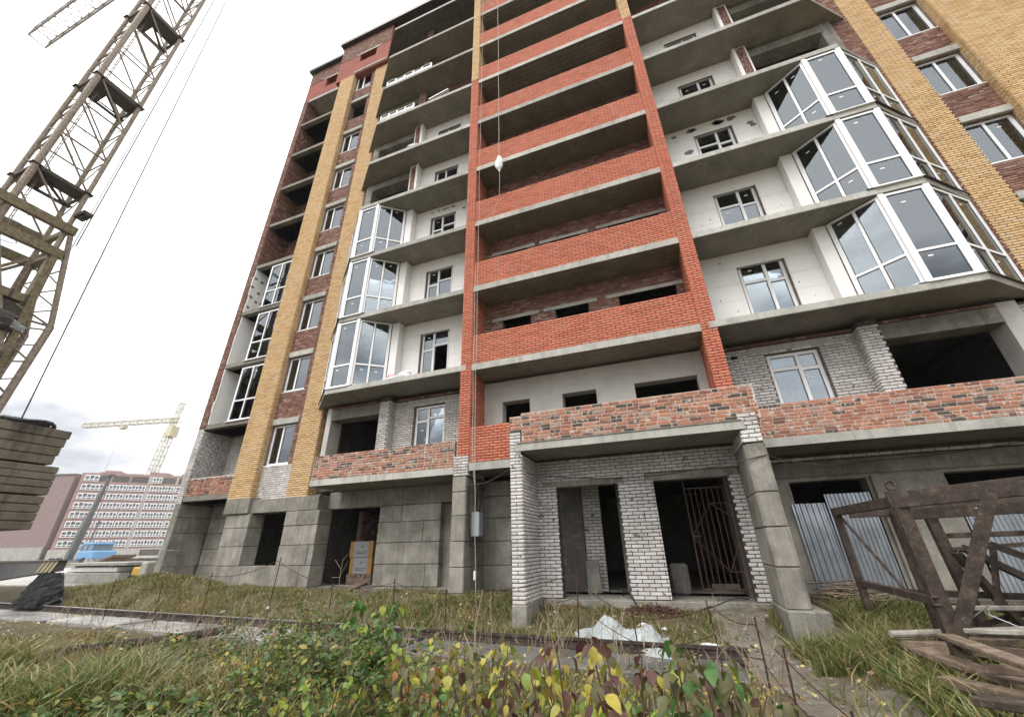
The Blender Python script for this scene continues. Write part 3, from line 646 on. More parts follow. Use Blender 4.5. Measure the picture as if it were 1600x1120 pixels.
# --- balconies left and right
def mirror(s, c=-1.74): return s if isinstance(s, (int, float)) else s
def balcony(side):
    S = -1 if side == 'L' else 1
    def mx_(x): return x if side == 'R' else -3.48 - x          # right-hand coordinate -> this side
    def X2(a, b_): a, b_ = mx_(a), mx_(b_); return (min(a, b_), max(a, b_))
    xin = 2.012
    for k in range(1, NK + 1):
        z = kz(k)
        poly = [(xin if k != 1 else 1.83, 10.388 if k == 1 else 10.41), (7.52, 10.388 if k == 1 else 10.41), (8.95, 11.59), (8.95, 12.0), (xin + (0 if k != 1 else 0), 12.0)]
        if k == 1: poly = [(1.83, 10.388), (7.52, 10.388), (8.95, 11.59), (8.95, 12.0), (xin, 12.0), (xin, 10.396), (1.83, 10.396)]
        if k >= 6: poly[1] = (7.52, 10.41)
        pts = [(mx_(x), y) for x, y in poly]
        if side == 'L': pts = pts[::-1]
        MB().prism(pts, z - 0.20, z).build("balcony_slab", M_['conc_slab'] if k < NK else M_['conc_shade'], B)
        ed = MB(); a, b_ = X2(xin + .003 if k > 1 else 1.832, 7.50); y0 = (10.388 if k == 1 else 10.41)
        ed.box(a, b_, y0 - 0.014, y0 - 0.001, z - 0.185, z - 0.004); ed.build("slab_edge", M_['conc_pale'], B)
    for k in range(NK):
        z = kz(k); zt = 2.79
        white = 1 <= k <= 5
        d0, d1 = X2(3.17, 4.44); h0, h1 = X2(2.34, 2.48)
        dz0, dz1 = (0.85, 2.44) if k == 0 else (0.05, 2.40)
        a, b_ = X2(xin, 5.27)
        if k == 0: m, nm = M_['m_wht'], "balcony_wall"
        elif white: m, nm = M_['foam'], "balcony_wall"
        else: m, nm = M_['m_brn'], "balcony_wall"
        holes = [(d0 - a, d1 - a, dz0, dz1)]
        if side == 'R': holes.append((h0 - a, h1 - a, 2.36, 2.47))
        yw = 11.58
        w_ = wall(nm, B, (a, yw, z), UX, NF, b_ - a, zt, holes, 0.38, m)
        lint = (d0 - .28 - a, d1 + .25 - a, dz1 + (0.03 if k == 0 else 0.0), dz1 + 0.20)
        if k == 0:
            bricks('white', (a, yw, z), UX, NF, b_ - a, 2.68, w_, holes + [lint])
            MB().box(a + lint[0], a + lint[1], yw - .022, yw + .3, z + lint[2], z + lint[3]).build("lintel", M_['conc_pale'], B)
            bricks('brown', (a, yw, z + 2.69), UX, NF, b_ - a, 0.09, w_, uneven=0.3)
        elif not white:
            bricks('brown', (a, yw, z), UX, NF, b_ - a, zt, w_, holes, uneven=0.3, jit=0.006)
        else:
            # foam boards with fine joints
            fb = MB(); y0 = yw - 0.012; bz = 0.0
            while bz < zt - 0.05:
                hh = min(0.56, zt - bz); x = a - rnd.random() * 0.6
                while x < b_:
                    s0, s1 = max(x, a), min(x + 1.18, b_); x += 1.18
                    segs = [(s0, s1)]
                    for hh0, hh1, hz0, hz1 in holes:
                        if hz0 - .01 < bz + hh / 2 < hz1 + .01: segs = [q for (p0, p1) in segs for q in ((p0, min(p1, a + hh0)), (max(p0, a + hh1), p1)) if q[1] - q[0] > 0.02]
                    for p0, p1 in segs: fb.box(p0 + .0035, p1 - .0035, y0 + rnd.uniform(-.002, .002), yw - .001, z + bz + .003, z + bz + hh - .003)
                bz += hh
            fb.build("foam_panel", M_['foam'], B)
            if k == 3 or (side == 'L' and k == 3):
                for q in range(13 if side == 'R' else 16):
                    xx = rnd.uniform(a + .15, b_ - .15); zz = z + rnd.uniform(0.3, 2.6); r0 = rnd.uniform(.08, .15) if side == 'R' else rnd.uniform(.04, .065)
                    if d0 - .15 < xx < d1 + .15 and zz < z + dz1 + .12: zz = z + 2.58
                    pts = [(xx + math.cos(t) * r0 * rnd.uniform(.7, 1.5), zz + math.sin(t) * r0 * rnd.uniform(.6, 1.0)) for t in [2 * math.pi * i / 9 for i in range(9)]]
                    MB().add([(p, y0 - .003, r) for p, r in pts] + [(p, y0 - .012, r) for p, r in pts], [tuple(range(9)), tuple(range(9, 18))[::-1]] + [(i, 9 + i, 9 + (i+1) % 9, (i+1) % 9) for i in range(9)]).build("adhesive_patch", M_['patch'], B)
            else:
                for q in range(13):
                    xx = rnd.uniform(a + .15, b_ - .15); zz = z + rnd.uniform(0.4, 2.7)
                    if d0 - .1 < xx < d1 + .1: continue
                    MB().box(xx, xx + rnd.uniform(.02, .06), y0 - .006, y0 + .002, zz, zz + rnd.uniform(.02, .06)).build("chipped_spot", M_['patch'], B)
        # door-and-window unit
        if k <= 5:
            cr = [[0.70], [0.70]]
            if side == 'L': glazing("balcony_window", B, (d0 + .03, yw + .14), (d1 - .03, yw + .14), z + dz0 + .02, z + dz1 - .05, [0.42], [0.72], sill=False, stickers=0.2, fw=.085, open_cells=((1, 0),) if k == 1 else (), col_rows=[[0.66], [0.74]])
            else: glazing("balcony_window", B, (d0 + .03, yw + .14), (d1 - .03, yw + .14), z + dz0 + .02, z + dz1 - .05, [0.60], [0.72], sill=False, stickers=0.2, fw=.085, col_rows=[[0.74], [0.70]])
            rv = MB(); rv.box(d0 + .001, d0 + .025, yw + .02, yw + .3, z + dz0, z + dz1 - .03); rv.box(d1 - .025, d1 - .001, yw + .02, yw + .3, z + dz0, z + dz1 - .03); rv.box(d0, d1, yw + .02, yw + .3, z + dz1 - .028, z + dz1 - .001)
            rv.build("window_reveal", M_['m_brn'], B)
        # pier beside the loggia opening, opening with beam
        a, b_ = X2(5.25, 5.66)
        pr = MB().box(a, b_, 11.24, 11.95, z, z + zt).build("pier", M_['m_wht'] if k == 0 else (M_['foam'] if white else M_['m_brn']), B)
        if k == 0:
            bricks('white', (a, 11.24, z), UX, NF, b_ - a, zt - .08, pr)
            if side == 'R': bricks('white', (a, 11.58, z), (0, -1, 0), (-1, 0, 0), 0.34, zt - .08, pr)
            else: bricks('white', (b_, 11.24, z), (0, 1, 0), (1, 0, 0), 0.34, zt - .08, pr)
        else: bricks('brown', (a + .06, 11.24, z), UX, NF, b_ - a - .12, zt, pr, uneven=0.3)
        if white:
            e0 = MB().box(*(X2(5.20, 5.31 if k > 3 else 5.52)), 11.20, 11.56, z + .005, z + zt - .01); e0.build("foam_corner", M_['foam'], B)
        o0, o1 = X2(5.66, 8.05)
        MB().box(o0, o1, 11.42, 11.95, z + 2.28, z + zt - .10).build("opening_beam", M_['conc'], B)
        c0, c1 = X2(8.05, 8.42) if not (side == 'L' and k == 0) else X2(8.05, 8.27); MB().box(c0, c1, 11.44, 12.0, z, z + zt).build("opening_jamb", M_['plaster'] if k == 0 else M_['conc'], B)
        if k == 0: bricks('brown', (o0, 11.42, z + 2.70), UX, NF, o1 - o0, 0.09, pr, uneven=0.3)
        if side == 'L' and k == 0: continue
        e0, e1 = X2(8.42, 9.02) if side == 'R' else X2(8.42, 8.715)
        pe = MB().box(e0, e1, 11.62, 12.0, z - .2, z + zt).build("pier", M_['m_wht'] if k == 0 else M_['m_brn'], B)
        bricks('white' if k == 0 else 'brown', (e0, 11.62, z), UX, NF, e1 - e0, zt, pe, uneven=0.2)
        # glazed bays
        if 1 <= k <= 3:
            z0, z1 = z + 0.005, z + 2.79
            A, Bp, Cp, Dp = [(mx_(x), y) for x, y in ((5.56, 11.20), (6.52, 10.46), (7.46, 10.46), (8.86, 11.56))]
            segs = [(A, Bp, [0.52], [0.31]), (Bp, Cp, [], [0.31]), (Cp, Dp, [0.5], [0.31])]
            for (p, q, cs, rs) in segs:
                if side == 'L': p, q = q, p; cs = [1 - c for c in cs]
                glazing("bay_glazing", B, p, q, z0 + .02, z1 - .02, cs, rs, stickers=0.8, sill=(p in (Bp, Cp) and q in (Bp, Cp)), post=(0.10, 0.10), dep=0.075)
            for p in (Bp, Cp): MB().beam((p[0], p[1] - .005, z0), (p[0], p[1] - .005, z1 - .005), 0.12, 0.12).build("bay_corner_post", M_['pvc'], B)
            fl = MB()
            pts = [(mx_(x), y) for x, y in ((6.3, 10.36), (7.56, 10.36), (9.0, 11.57), (9.0, 11.6), (7.5, 10.45), (6.3, 10.45))]
            fl.prism(pts[::-1] if side == 'L' else pts, z + .002, z + .016); fl.build("metal_drip", M_['flash'], B)
for s_ in 'LR': balcony(s_)
# k0 parapets of salvaged brick on their slabs
def low_parapet(x0, x1, ret):
    sl = MB().box(x0 - (0 if ret < 0 else 0), x1, 10.44, 11.9, 3.19, 3.385).build("balcony_slab", M_['conc_slab'], B)
    MB().box(x0 + .002, x1 - .002, 10.422, 10.4385, 3.192, 3.383).build("slab_edge", M_['conc_pale'], sl)
    pp = MB().box(x0, x1, 10.45, 10.56, 3.387, 4.165).build("parapet", M_['m_old'], B)
    bricks('old', (x0, 10.45, 3.39), UX, NF, x1 - x0, 0.78, pp, course=0.078, joint=0.019, L=0.255, uneven=0.3, jit=0.003, proud=0.009, ragged=0.03)
    xe = x0 if ret < 0 else x1 - .11
    MB().box(xe, xe + .11, 10.565, 11.6, 3.387, 4.165).build("parapet_return", M_['m_old'], B)
low_parapet(-10.93, -5.62, -1); low_parapet(2.27, 8.2, 1)

# --- ground floor right of the porch
wall("ground_floor_wall", B, (2.0, 11.8, 0.0), UX, NF, 6.1, 3.19, [(0.88, 2.44, 0.13, 2.56), (3.85, 6.05, 0.13, 2.58)], 0.4, M_['conc_block'])
MB().box(4.5, 5.82, 11.70, 11.795, 0.1, 2.6).build("concrete_pier", M_['conc_block'], B, bevel=0.015)
wb = MB().box(2.05, 8.1, 11.74, 11.797, 2.66, 3.0).build("edge_beam", M_['conc'], B)
wc = MB().box(2.05, 8.1, 11.72, 11.79, 3.02, 3.18).build("bearing_course", M_['m_wht'], B); bricks('white', (2.05, 11.72, 3.03), UX, NF, 6.0, 0.09, wc)
MB().box(-5.1, 8.1, 11.9, 13.0, 0.03, 0.185).build("footing", M_['conc'], B)

# --- the porch
po = wall("porch_wall", B, (-3.06, 10.2, 0.2), UX, NF, 4.7, 3.13, [(0.51, 2.02, 0.0, 2.41), (2.84, 4.42, 0.0, 2.41)], 0.30, M_['m_wht'])
lin = [(0.16, 2.16, 2.41, 2.56), (2.71, 4.68, 2.41, 2.58)]
bricks('white', (-3.06, 10.2, 0.2), UX, NF, 4.68, 3.12, po, [(0.51, 2.02, 0.0, 2.41), (2.84, 4.42, 0.0, 2.41)] + lin, course=0.0765)
for a, b_, c, d in lin: MB().box(-3.06 + a, -3.06 + b_, 10.178, 10.49, 0.2 + c, 0.2 + d).build("lintel", M_['conc'], B, bevel=0.01)
pier = MB().box(-3.335, -3.06, 9.0, 10.5, 0.2, 3.86).build("porch_pier", M_['m_wht'], B)
bricks('white', (-3.335, 9.0, 0.2), UX, NF, 0.275, 3.66, pier, course=0.0765, L=0.285); bricks('white', (-3.06, 9.0, 0.2), (0, 1, 0), (1, 0, 0), 1.19, 3.12, pier, course=0.0765)
MB().box(-3.36, -3.03, 8.97, 10.6, -0.5, 0.195).build("footing", M_['conc'], B, bevel=0.02)
MB().box(-2.97, 1.6, 10.12, 11.9, -0.2, 0.19).build("porch_floor", M_['conc'], B, bevel=0.015)
ps = MB().box(-3.2, 1.73, 8.96, 10.19, 3.325, 3.50).build("porch_slab", M_['conc_slab'], B, bevel=0.01)
MB().box(-3.19, 1.72, 8.945, 8.957, 3.33, 3.495).build("slab_edge", M_['conc_pale'], ps)
MB().box(-3.15, 1.70, 8.93, 9.4, 3.502, 3.53).build("mortar_bed", M_['conc'], ps)
pp = MB().box(-3.04, 2.08, 9.02, 9.14, 3.532, 4.27).build("porch_parapet", M_['m_old'], B)
bricks('old', (-3.05, 9.02, 3.535), UX, NF, 5.12, 0.74, pp, course=0.081, joint=0.020, L=0.258, uneven=0.3, jit=0.004, proud=0.010, ragged=0.05)
pt = MB().box(-3.335, -3.045, 9.0, 9.14, 3.861, 4.2).build("porch_parapet_end", M_['m_old'], B)
bricks('old', (-3.335, 9.0, 3.865), UX, NF, 0.28, 0.34, pt, course=0.081, joint=0.020, L=0.258, uneven=0.3, jit=0.004, proud=0.010)
MB().box(-3.03, 2.0, 9.15, 9.26, 3.532, 4.0).build("porch_parapet_back", M_['m_old'], B)
for x in (-3.3, 1.95): MB().box(x, x + .12, 9.27, 10.39, 3.532, 4.2).build("porch_parapet_side", M_['m_old'], B)
# right-hand column of fluted blocks
cz = [0.23, 0.87, 1.52, 2.13, 3.05]
for i in range(4):
    o = rnd.uniform(-.012, .012); xa, xb = 1.615 + o, 2.0 + o
    fl = [(xa, 9.06), (xa + .05, 9.0), (xa + .13, 9.0), (xa + .165, 8.985), (xb - .06, 8.985), (xb, 9.04), (xb, 10.3), (xa, 10.3)]
    MB().prism(fl, cz[i] + .006, cz[i+1] - .014).build("concrete_block", M_['conc_block'], B, bevel=0.007)
MB().box(1.66, 1.97, 9.03, 10.3, 0.24, 3.04).build("column_core", M_['conc_shade'], B)
cw = MB().box(1.64, 1.98, 8.99, 10.3, 3.05, 3.66).build("column_head", M_['m_wht'], B)
bricks('white', (1.64, 8.99, 3.06), UX, NF, 0.34, 0.6, cw, course=0.085); bricks('white', (1.64, 10.2, 3.06), (0, -1, 0), (-1, 0, 0), 1.2, 0.27, cw, course=0.085)
MB().box(1.58, 2.2, 8.84, 10.4, -0.4, 0.225).build("column_base", M_['conc'], B, bevel=0.02)
# inside the porch
iw = MB().box(-2.9, -1.72, 11.62, 11.75, 0.2, 3.2).build("inner_wall", M_['m_wht'], B); bricks('white', (-2.2, 11.62, 0.2), UX, NF, 0.48, 2.8, iw)
MB().box(-2.9, -2.22, 11.55, 11.61, 0.2, 3.2).build("inner_jamb", M_['conc_shade'], B)  # jamb colour darkened for the shade inside the porch
MB().box(-1.22, -1.0, 11.3, 11.75, 0.2, 3.2).build("inner_jamb", M_['conc'], B)
MB().box(1.34, 1.6, 10.9, 11.75, 0.2, 3.2).build("inner_jamb", M_['conc_shade'], B)  # shade behind the gate put into the jamb colour too
# barred gate leaf in the right-hand doorway
gt = MB()
gx0, gx1, gz0, gz1, gyy = 0.42, 1.34, 0.40, 2.40, 10.30
gt.beam((gx0, gyy, 0.36), (gx0, gyy, 2.56), .022).beam((gx1, gyy, gz0), (gx1, gyy, gz1), .022)
gt.beam((gx0, gyy, gz1), (gx1, gyy, gz1), .022).beam((gx0, gyy, gz0), (gx1, gyy, gz0), .022)
mxx = (gx0 + gx1) / 2 + .03
for p, q in (((gx0, 1.42), (mxx, 2.06)), ((mxx, 2.06), (gx1, 1.72)), ((gx0, 1.38), (1.02, 0.72)), ((1.02, 0.72), (gx1, 1.36)), ((mxx, 2.06), (gx1, 2.06)), ((1.02, .72), (gx1, .72))):
    gt.beam((p[0], gyy - .016, p[1]), (q[0], gyy - .016, q[1]), .016)
gate = gt.build("barred_gate", M_['rustbar'], B)
for i in range(7):
    x = gx0 + (gx1 - gx0) * (i + 1) / 8; MB().beam((x, gyy + .012, gz0), (x, gyy + .012, gz1), .014).build("bar", M_['rustbar'], gate)
MB().box(gx0, gx0 + .16, gyy - .03, gyy - .012, 1.39, 1.42).build("latch", M_['rustbar'], gate)
MB().box(0.60, 1.12, gyy - .006, gyy + .006, 0.36, 0.50).build("kick_plate", M_['rust'], gate)
flush_bricks({'red': 300, 'yellow': 300, 'white': 300, 'old': 300}, B)
# ------------------------------------------------------------------ things at the building
def curve_pts(p, q, sag, n=14):
    p, q = Vector(p), Vector(q)
    return [p.lerp(q, i / n) - Vector((0, 0, sag * 4 * (i / n) * (1 - i / n))) for i in range(n + 1)]
# boxes of building material in the left doorway
def carton(x, y, z, w, d, h, label, yaw=0.0):
    t = thing("carton", label, "carton", (x, y, z), "grey and orange cartons in the left doorway")
    c, s_ = math.cos(yaw), math.sin(yaw); u, n = Vector((c, s_, 0)), Vector((s_, -c, 0)); O = Vector((x, y, z)) - u * (w / 2)
    MB().obox(O, u, n, 0, w, 0, h, -d, 0).build("body", M_['box_grey'], t, bevel=0.008)
    for a, b_ in ((0, 0.16 * w), (0.80 * w, w)): MB().obox(O, u, n, a - .002, b_ + .002, -.001, h + .002, -d * .5, 0.003).build("orange_band", M_['box_orange'], t)
    pr = MB(); k = w * .5
    pr.obox(O, u, n, k - .04, k + .02, h * .62, h * .65, .0035, .005); pr.obox(O, u, n, k - .02, k + .06, h * .66, h * .70, .0035, .005); pr.obox(O, u, n, k + .03, k + .085, h * .71, h * .735, .0035, .005)
    pr.obox(O, u, n, k - .24, k + .26, h * .33, h * .355, .0035, .005); pr.obox(O, u, n, k - .18, k + .16, h * .22, h * .26, .0035, .005)
    pr.build("printed_mark", M_['black'], t)
M_['box_grey'] = mat_plain("grey_carton", (0.24, 0.245, 0.25), 0.5, var=0.04)
M_['box_orange'] = mat_plain("orange_carton_print", (0.30, 0.17, 0.045), 0.5, var=0.05)
carton(-10.2, 12.55, 0.54, 0.92, 0.7, 0.50, "grey carton with orange side bands, lower of the front pair in the doorway")
carton(-10.24, 12.55, 1.05, 0.94, 0.7, 0.50, "grey carton with orange side bands, upper of the front pair in the doorway", 0.02)
carton(-10.05, 13.7, 0.95, 0.95, 0.7, 0.62, "shaded grey carton standing behind the front pair, lower of two")
carton(-10.03, 13.7, 1.58, 0.95, 0.7, 0.62, "shaded grey carton standing behind the front pair, upper of two")
pt_ = thing("pallet", "low wooden pallet under the grey cartons in the doorway", "pallet", (-10.2, 12.9, 0.2))
for i in range(5): MB().box(-10.7 + i * .21, -10.53 + i * .21, 12.5, 13.3, 0.46, 0.535).build("board", M_['wood'], pt_)
for i in range(3): MB().box(-10.7, -9.69, 12.52 + i * .3, 12.62 + i * .3, 0.236, 0.455).build("bearer", M_['wood'], pt_)
tag(MB().beam((-9.75, 12.2, 0.29), (-9.2, 10.35, 0.12), .34, .07).build("ramp_board", M_['wood'], bevel=0.01), "short weathered board ramp leading up into the doorway with cartons", "board")
# electric box and its cables
eb = thing("electrical_box", "pale grey electrical box fixed to the side of the left concrete pillar", "electrical box", (-5.02, 10.8, 1.55))
MB().box(-5.16, -4.94, 10.72, 11.02, 1.55, 2.17).build("cabinet", M_['elec'], eb, bevel=0.01)
MB().box(-4.938, -4.925, 10.74, 11.0, 1.57, 2.15).build("door", M_['elec'], eb)
MB().box(-4.924, -4.912, 10.76, 10.78, 1.8, 1.9).build("handle", M_['black'], eb)
cb = MB(); cb.tube([(-5.1, 10.85, 2.17), (-5.05, 10.85, 2.6), (-5.02, 11.0, 2.95), (-5.1, 11.3, 3.08)], .02); cb.tube([(-5.0, 10.9, 2.17), (-4.95, 10.9, 2.5), (-4.98, 11.1, 2.85), (-5.1, 11.3, 2.95)], .016)
cb.tube([(-5.05, 10.85, 1.55), (-5.06, 10.82, 1.25), (-5.1, 10.6, 1.3), (-5.12, 10.5, 1.8), (-5.12, 10.45, 2.9)], .014); cb.tube([(-5.0, 10.8, 1.55), (-4.98, 10.72, 1.1), (-4.96, 10.6, 0.75)], .012); cb.tube([(-5.08, 10.9, 1.55), (-5.03, 10.7, 1.0), (-4.98, 10.58, 0.72)], .012)
cb.tube([(-5.05, 10.9, 1.5), (-4.85, 10.95, 1.42), (-4.7, 11.0, 1.38)], .012)
cb.build("cable", M_['black'], eb)
MB().box(-4.985, -4.925, 10.55, 10.60, 0.52, 0.73).build("plug_socket", M_['pvc'], eb, bevel=0.01)
# ropes hanging down the facade
def rope(label, pts, r=.008):
    pp = []
    for i in range(len(pts) - 1):
        a, b_ = Vector(pts[i]), Vector(pts[i + 1]); n = max(2, int((b_ - a).length / 0.7))
        for j in range(n): t = j / n; p = a.lerp(b_, t); pp.append(p + Vector((rnd.uniform(-.012, .012), rnd.uniform(-.012, .012), 0)))
    pp.append(Vector(pts[-1])); return tag(MB().tube(pp, r, 5).build("rope", M_['rope']), label, "rope", "ropes hanging down the red bay")
rope("pale rope hanging the full height beside the left red pillar down to the grass", [(-4.90, 10.24, 34.2), (-4.88, 10.22, 12), (-4.86, 10.2, 4.0), (-4.72, 10.15, 0.1)])
rope("shorter pale rope beside the pillar rope, ending at the electrical box", [(-4.98, 10.26, 10.2), (-4.97, 10.24, 6.0), (-4.93, 10.22, 3.6), (-4.80, 10.2, 2.6)])
rope("thin rope over the upper red parapets that carries the white bag", [(-4.02, 10.25, 34.2), (-4.02, 10.22, 24), (-4.02, 10.2, 15.5)], .011)
rope("thin slack cord slanting from the white bag to the red parapet below", [(-4.0, 10.2, 14.65), (-4.02, 10.22, 13.4), (-4.35, 10.3, 12.5)], .008)
rope("pale cord looping from the top of the left pillar to the bag rope", curve_pts((-5.0, 10.3, 29.5), (-4.03, 10.24, 26.8), 0.25, 8), .009)
bm = MB(); N = 10; rings = []
prof = [(0, .02), (.1, .05), (.22, .13), (.45, .17), (.65, .15), (.82, .09), (.92, .02)]
V, F = [], []
for i, (h, r) in enumerate(prof):
    for k in range(N):
        a = 2 * math.pi * k / N; rr = r * (1 + .28 * math.sin(3 * a + i * 1.3) * rnd.random()); V.append((-4.02 + math.cos(a) * rr, 10.2 + math.sin(a) * rr * .7, 14.6 + h))
for i in range(len(prof) - 1):
    for k in range(N): F.append((i*N + k, i*N + (k+1) % N, (i+1)*N + (k+1) % N, (i+1)*N + k))
F += [tuple(range(N))[::-1], tuple((len(prof)-1)*N + k for k in range(N))]
tag(bm.add(V, F).build("plastic_bag", M_['bag']), "white plastic bag hanging on a rope in front of the red parapets", "bag")
# overhead wires
tag(MB().tube(curve_pts((-5.15, 10.35, 2.86), (-3.34, 8.985, 2.95), .12) + curve_pts((-3.05, 9.3, 2.86), (-.9, 10.16, 2.72), .05) + curve_pts((-.9, 10.16, 2.72), (1.62, 8.97, 2.73), .06) + [Vector((2.02, 8.965, 2.80))], .011, 5).build("wire", M_['wire']), "slack wire running from the left pillar along the porch to its column", "wire")
tag(MB().tube(curve_pts((2.03, 9.1, 2.78), (4.4, 11.6, 2.9), .12) + curve_pts((4.4, 11.6, 2.9), (8.0, 11.6, 3.16), .06), .008, 5).build("wire", M_['wire']), "thin pale wire sagging along the concrete wall right of the porch", "wire")
# white bags and foam scraps on balconies
def lump(name, c, sx, sy, sz, mat, label, cat, group=None, seed=1):
    n, m = 14, 8; V, F = [], []; q = random.Random(seed)
    for i in range(m + 1):
        ph = math.pi / 2 * i / m
        for k in range(n):
            a = 2 * math.pi * k / n; w_ = 1 + .22 * math.sin(3 * a + i + seed) + q.uniform(-.12, .12)
            V.append((c[0] + math.cos(a) * math.cos(ph) * sx * w_, c[1] + math.sin(a) * math.cos(ph) * sy * w_, c[2] + math.sin(ph) * sz * (1 + q.uniform(-.15, .15))))
    for i in range(m):
        for k in range(n): F.append((i*n + k, i*n + (k+1) % n, (i+1)*n + (k+1) % n, (i+1)*n + k))
    F.append(tuple(range(n))[::-1])
    return tag(MB().add(V, F).build(name, mat), label, cat, group)
lump("sack", (-8.35, 10.62, 6.575), .28, .16, .24, M_['pink'], "pink plastic sack lying at the edge of the lowest glazed balcony", "sack", seed=3)
lump("sack", (-7.75, 10.62, 6.575), .34, .16, .28, M_['bag'], "crumpled white sack right of the pink one on the balcony edge", "sack", seed=5)
lump("foam_scrap", (-8.05, 10.48, 6.575), .55, .07, .10, M_['bag'], "pale foam scraps along the slab edge in front of the sacks", "foam scraps", seed=8)
lump("sack", (-8.7, 10.65, 18.58), .42, .2, .42, M_['tarp'], "grey sack on the left balcony above the glazed bays", "sack", seed=11)
tag(MB().beam((-8.9, 10.55, 18.6 - 3.0), (-7.2, 10.7, 18.9 - 3.0), .05, .4).build("foam_board", M_['bag']), "white foam sheet lying tilted on the left balcony edge under the grey sack", "foam sheet") if False else None
tag(MB().beam((-7.9, 10.6, 21.65), (-6.9, 10.75, 22.15), .5, .05).build("foam_sheet", M_['bag']), "tilted white foam sheet with red print on an upper left balcony", "foam sheet")
# railings on two upper left balconies
def railing(z, x0, x1, n, label, wavy):
    t = thing("balcony_railing", label, "railing", (x0, 10.45, z))
    pts = [(x0 + (x1 - x0) * i / 14, 10.45, z + .42 + (wavy * .07 * math.sin(i * 1.1))) for i in range(15)]
    MB().tube(pts, .035, 6).build("top_rail", M_['bag'], t)
    for i in range(n):
        x = x0 + (x1 - x0) * i / (n - 1); MB().box(x - .04, x + .04, 10.42, 10.48, z + .005, z + .42).build("post", M_['bag'], t)
    MB().box(x0, x1, 10.44, 10.46, z + .10, z + .28).build("panel", M_['tarp'], t)
railing(24.57, -10.8, -8.0, 6, "wavy white temporary railing on the upper left balcony slab", 1)
railing(21.57, -10.8, -8.8, 5, "straight pale railing on the balcony slab under the wavy one", 0)
# leaning board and stone inside the porch
tag(MB().beam((-2.0, 11.25, 0.2), (-2.06, 11.5, .92), .34, .04, up=(0, 1, 0)).build("leaning_board", M_['conc'], bevel=.01), "grey board leaning on the inner wall in the left porch doorway", "board")
tag(MB().prism([(-.2, 11.2), (.2, 11.15), (.22, 11.5), (-.18, 11.55)], 0.192, 0.84).build("concrete_stub", M_['conc'], bevel=.05), "upright concrete stub just inside the right porch doorway", "concrete block")
tag(MB().tube([(-1.3, 10.9, .2), (-1.25, 10.5, .35), (-1.05, 10.2, .3), (-.95, 10.05, .12)], .018).build("cable", M_['black']), "black cable bent over the left porch doorstep", "cable")
tag(MB().tube([(.1, 10.3, -.0), (.5, 10.0, .12), (.95, 9.9, .3), (1.2, 10.1, .26)], .014).build("cable", M_['black']), "black cable lying before the right porch doorway", "cable")
# corrugated sheets in the right-hand openings
def corrugated(label, x0, x1, y0, z0, z1, lean=0.12, tilt=0.0, pitch=0.08, group="corrugated metal sheets closing the right openings"):
    n = int((x1 - x0) / pitch * 8); V, F = [], []
    for i in range(n + 1):
        x = i * (x1 - x0) / n; d = 0.013 * max(-0.6, min(0.6, math.sin(2 * math.pi * x / pitch))) / 0.6
        for (zz, yy) in ((z0, y0 - lean), (z1, y0)):
            V.append((x0 + x + tilt * (zz - z0), yy + d, zz + rnd.uniform(-.002, .002)))
    for i in range(n): F.append((2*i, 2*i + 2, 2*i + 3, 2*i + 1))
    o = MB().add(V, F).build("corrugated_sheet", M_['galv']); s_ = o.modifiers.new("t", 'SOLIDIFY'); s_.thickness = 0.003
    return tag(o, label, "metal sheet", group)
corrugated("narrow galvanised corrugated sheet closest to the porch column", 2.82, 3.5, 11.76, 0.16, 2.06, .06, -.02, 0.115)
corrugated("taller galvanised corrugated sheet left of the concrete pier", 3.48, 4.36, 11.70, 0.15, 2.24, .04)
corrugated("galvanised corrugated sheet across the opening right of the concrete pier", 5.86, 7.0, 11.74, 0.14, 1.75, .04)
corrugated("galvanised corrugated sheet at the right edge behind the rusty frame", 6.98, 8.0, 11.72, 0.14, 1.62, .04)
tag(MB().box(3.36, 3.60, 11.40, 11.53, .2, .32).build("loose_brick", M_['red'], bevel=.006), "single red brick lying before the corrugated sheets", "brick")

# ------------------------------------------------------------------ crane track
def track_y(x): return 7.78 - 0.0475 * (x - 0.6)
rt = thing("crane_rail", "long rusty crane rail running left to right on concrete slabs before the block", "rail", (-9, 8.2, -.3))
V, F = [], []
prof = [(-.065, 0), (.065, 0), (.065, .02), (.012, .035), (.012, .10), (.037, .115), (.037, .145), (-.037, .145), (-.037, .115), (-.012, .10), (-.012, .035), (-.065, .02)]
def rail_piece(x0, x1, name, mat, prof, parent, z=-.27, fy=track_y):
    P = len(prof); V = [(x, fy(x) + a, z + h) for x in (x0, x1) for a, h in prof]
    F = [(i, (i + 1) % P, P + (i + 1) % P, P + i) for i in range(P)] + [tuple(range(P))[::-1], tuple(range(P, 2 * P))]
    return MB().add(V, F).build(name, mat, parent)
for (a, b_) in ((-60, -13.02), (-13, -5.02), (-5, 0.75)):
    rail_piece(a, b_, "rail_section", M_['rail'], prof, rt)
    MB().beam((a, track_y(a), -.121), (b_, track_y(b_), -.121), .06, .006).build("rail_head", M_['railtop'] if a < -6 else M_['rail'], rt)
rt2 = thing("crane_rail", "second crane rail nearer the camera, mostly hidden in weeds at the left", "rail", (-14, 2.6, -.3))
rail_piece(-60, -9.5, "rail_section", M_['rail'], prof, rt2, -.3, lambda x: track_y(x) - 6.3)
b = NB("wet_concrete_sleeper"); c = b.ramp(b.noise(1.2, 7, .65), [(.35, (0.10, 0.095, 0.085)), (.5, (0.24, 0.23, 0.215)), (.66, (0.38, 0.37, 0.355))]); b.bump(b.noise(20, 6, .7), .4, .02)
M_['sleeper'] = b.done(c, 0.5)
